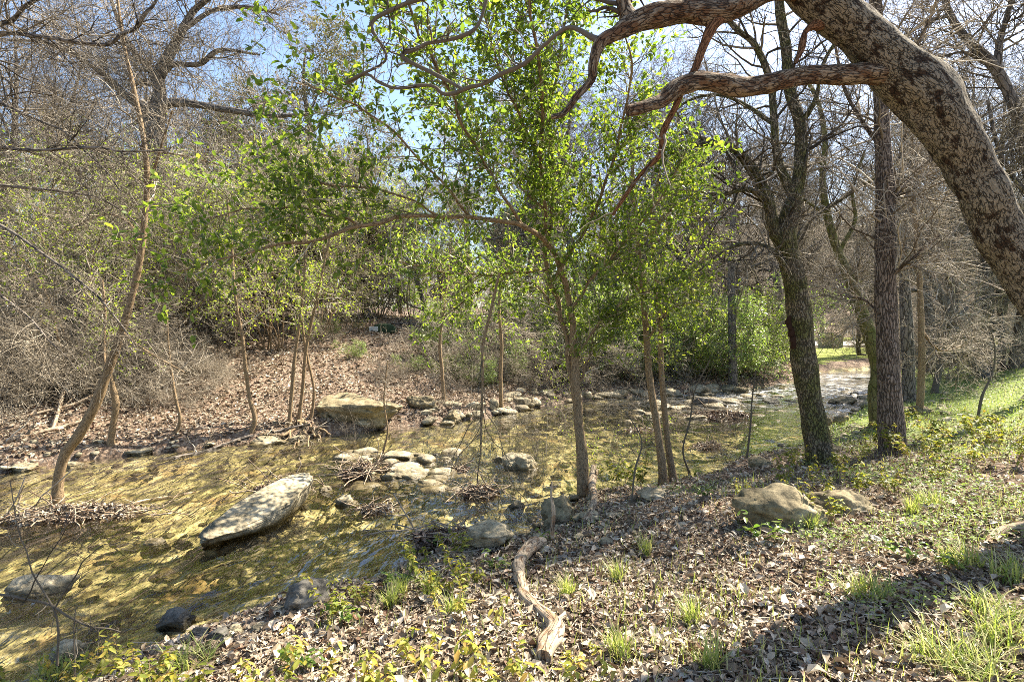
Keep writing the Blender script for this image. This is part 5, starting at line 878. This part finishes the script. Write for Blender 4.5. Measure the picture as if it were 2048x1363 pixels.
# ---------------------------------------------------------------- man-made bits in the distance
def box(b, c, s, rz=0):
    c = np.array(c, float); hx, hy, hz = np.array(s) / 2; V = np.array([[x, y, z] for x in (-hx, hx) for y in (-hy, hy) for z in (-hz, hz)]); R = np.array([[math.cos(rz), -math.sin(rz), 0], [math.sin(rz), math.cos(rz), 0], [0, 0, 1]])
    b.add(V @ R.T + c, [[0, 1, 3, 2], [4, 6, 7, 5], [0, 4, 5, 1], [2, 3, 7, 6], [0, 2, 6, 4], [1, 5, 7, 3]])
def at(u, dist_): d = ray(u, 640); x = d[0] / d[1] * dist_; return np.array([x, dist_, H(x, dist_)])
mb = simple('grey_green_paint', (.12, .14, .12), (.17, .19, .16), 20); mt_ = simple('tan_board', (.42, .31, .16), (.52, .40, .22), 8); mw = simple('pale_board', (.62, .64, .58), (.72, .72, .66), 8); md = simple('dark_paint', (.02, .022, .026), (.05, .052, .06), 8); mg = simple('dark_green_cloth', (.035, .055, .03), (.06, .09, .045), 8, bumpd=.02)
for u, w, h, lb in [(1652, .8, 1.1, 'left one of two grey-green utility cabinets beside the far path'), (1672, .8, .9, 'right one of two grey-green utility cabinets beside the far path')]:
    g = at(u, 41); r = empty('utility_cabinet', g, lb, 'cabinet'); b = Buf(); box(b, g + [0, 0, h / 2], (w, .6, h)); part(b, 'body', mb, r, False); b = Buf(); box(b, g + [0, 0, h + .03], (w + .08, .68, .06)); part(b, 'lid', mb, r, False); b = Buf(); box(b, g + [0, -.31, h / 2], (w * .8, .015, h * .75)); dr_ = part(b, 'door', mb, r, False); b = Buf(); box(b, [w * .28, -.33, h * .55], (.04, .03, .14)); b.build('handle', md, dr_, False)
for u, d_, w, h, mm_, nm, lb, ct in [(717, 21, .42, .2, mt_, 'board', 'tan board lying on the crest of the far bank', 'board'), (747, 21.2, .34, .18, mw, 'block', 'whitish block beside the tan board on the crest of the far bank', 'block')]:
    g = at(u, d_); b = Buf(); box(b, [0, 0, h / 2], (w, .25, h), .2); o = b.build(nm, mm_, smooth=False); bv = o.modifiers.new('bevel', 'BEVEL'); bv.width = .012; o.location = g.tolist(); tag(o, lb, ct)
g = at(772, 21.5); p = rockshape(301, (.95, .7, .5), .8, 6, .15, lo=True); o = Buf().add(p, IF3).build('tarp', mg); o.location = g.tolist(); tag(o, 'dark green tarp heap right of the whitish block on the crest', 'tarp')
g = at(567, 22.5); r = empty('slatted_crate', g, 'dark slatted crate standing on the crest behind the three thin stems', 'crate'); b = Buf(); box(b, g + [0, 0, .75], (.8, .6, 1.1)); part(b, 'body', md, r, False)
for k in range(7): b = Buf(); box(b, g + [0, -.33, .28 + k * .155], (.86, .05, .07)); part(b, 'slat', md, r, False)
g = G(1987, 722); b = Buf(); n = 120; blades(b, np.full(n, g[0]) + rng.normal(size=n) * .05, np.full(n, g[1]) + rng.normal(size=n) * .05, np.full(n, g[2] + .25), rng.uniform(.5, .9, n), .018, .9); r = empty('palmetto', g, 'spiky fan-leaved palmetto on the grass between the slim trunks at the right', 'plant'); part(b, 'fronds', M['grass'], r); b = Buf(); T = poly0([(*g, .16), (g[0], g[1], g[2] + .15, .14), (g[0], g[1], g[2] + .3, .1)], 8); tubes(b, *T, 10, (.3, 20, .3)); part(b, 'stem', M['twigd'], r)

# ---------------------------------------------------------------- labels that single things out inside each group
LM = [(-9e9, 60, 'at the left edge'), (60, 180, 'behind the leaning sapling'), (180, 290, 'just right of the leaning sapling'), (290, 400, 'behind the thin pale sapling'), (400, 520, 'behind the kinked reddish sapling'), (520, 640, 'behind the three thin stems'), (640, 760, 'above the mossy boulder'), (760, 880, 'right of the mossy boulder'), (880, 1010, 'behind the hanging branch'), (1010, 1110, 'just left of the centre stem'), (1110, 1200, 'behind the centre stem'), (1200, 1300, 'left of the twin stems'), (1300, 1380, 'behind the twin stems'), (1380, 1490, 'by the straight grey trunk'), (1490, 1580, 'left of the forked tree'), (1580, 1700, 'behind the forked tree'), (1700, 1800, 'behind the ridged trunk'), (1800, 1900, 'right of the thin straight stem'), (1900, 2000, 'behind the steeply leaning dark trunk'), (2000, 9e9, 'at the right edge')]
LW = [(-9e9, 120, 'in the corner'), (120, 300, 'below the small slate stone'), (300, 470, 'below the black wet rock'), (470, 660, 'below the dark angular rock'), (660, 860, 'left of the yellow clump'), (860, 1030, 'beside the driftwood log'), (1030, 1250, 'near the log end'), (1250, 1560, 'left of the tan boulder'), (1560, 1640, 'at the left end of the tan boulder'), (1640, 1720, 'beside the forked tree foot'), (1720, 1800, 'around the ridged trunk foot'), (1800, 1880, 'right of the ridged trunk'), (1880, 1960, 'on the green slope'), (1960, 9e9, 'by the right edge')]
SH = {GU: ('yellow-green leafing tree on the far bank', LM), G1: ('bare grey tree along the far bank top', LM), 'evergreens beyond the far bank': ('dim evergreen beyond the far bank', LM), GP: ('dense green shrub beyond the pool', LM), GB: ('tangled leafless brush on the far bank', LM), 'tangled bare brush at the far waterline': ('low leafless brush at the far waterline', LM), GR: ('bare twiggy tree beyond the stream', LM), 'pale twiggy brush on the right': ('pale twiggy brush on the right', LM), 'thin twiggy shrubs around the pool': ('thin see-through twiggy shrub by the pool', LM),
 'yellow-green plants at the bottom centre': ('plant with drooping yellow-green leaves', LW), 'yellowing plants at the bottom left': ('yellowing plant at the bottom left', LW), 'orange-leaved plants right of the log': ('small orange-leaved plant', LW), 'green plants along the near waterline': ('small green waterline plant', LW), 'yellow-green plants on the right bank': ('knee high yellow-green plant', LW), 'fine green plants at the waterline': ('fine bushy green plant left of the twin stems', [(-9e9, 9e9, 'at the waterline')]), 'dark seedlings on the right bank': ('dark-leaved seedling in the leaf litter', LW)}
ORD = ['nearest', 'second nearest', 'third nearest', 'fourth nearest', 'fifth nearest', 'sixth nearest', 'seventh nearest', 'eighth nearest']
bk_ = {}
for o in list(C.objects):
    g = o.get('group')
    if o.parent is None and g in SH:
        x, y, z = o.location; u = 1024 + x / y * FPX; pl = next(t for a, b_, t in SH[g][1] if a <= u < b_); bk_.setdefault((g, pl), []).append((y, o))
for (g, pl), L_ in bk_.items():
    L_.sort(key=lambda q: q[0]); n = len(L_)
    for k, (_, o) in enumerate(L_):
        pre = '' if n == 1 else (('nearer ', 'farther ')[k] if n == 2 else ('farthest ' if k == n - 1 else ORD[min(k, 7)] + ' ')); o['label'] = pre + SH[g][0] + ' ' + pl
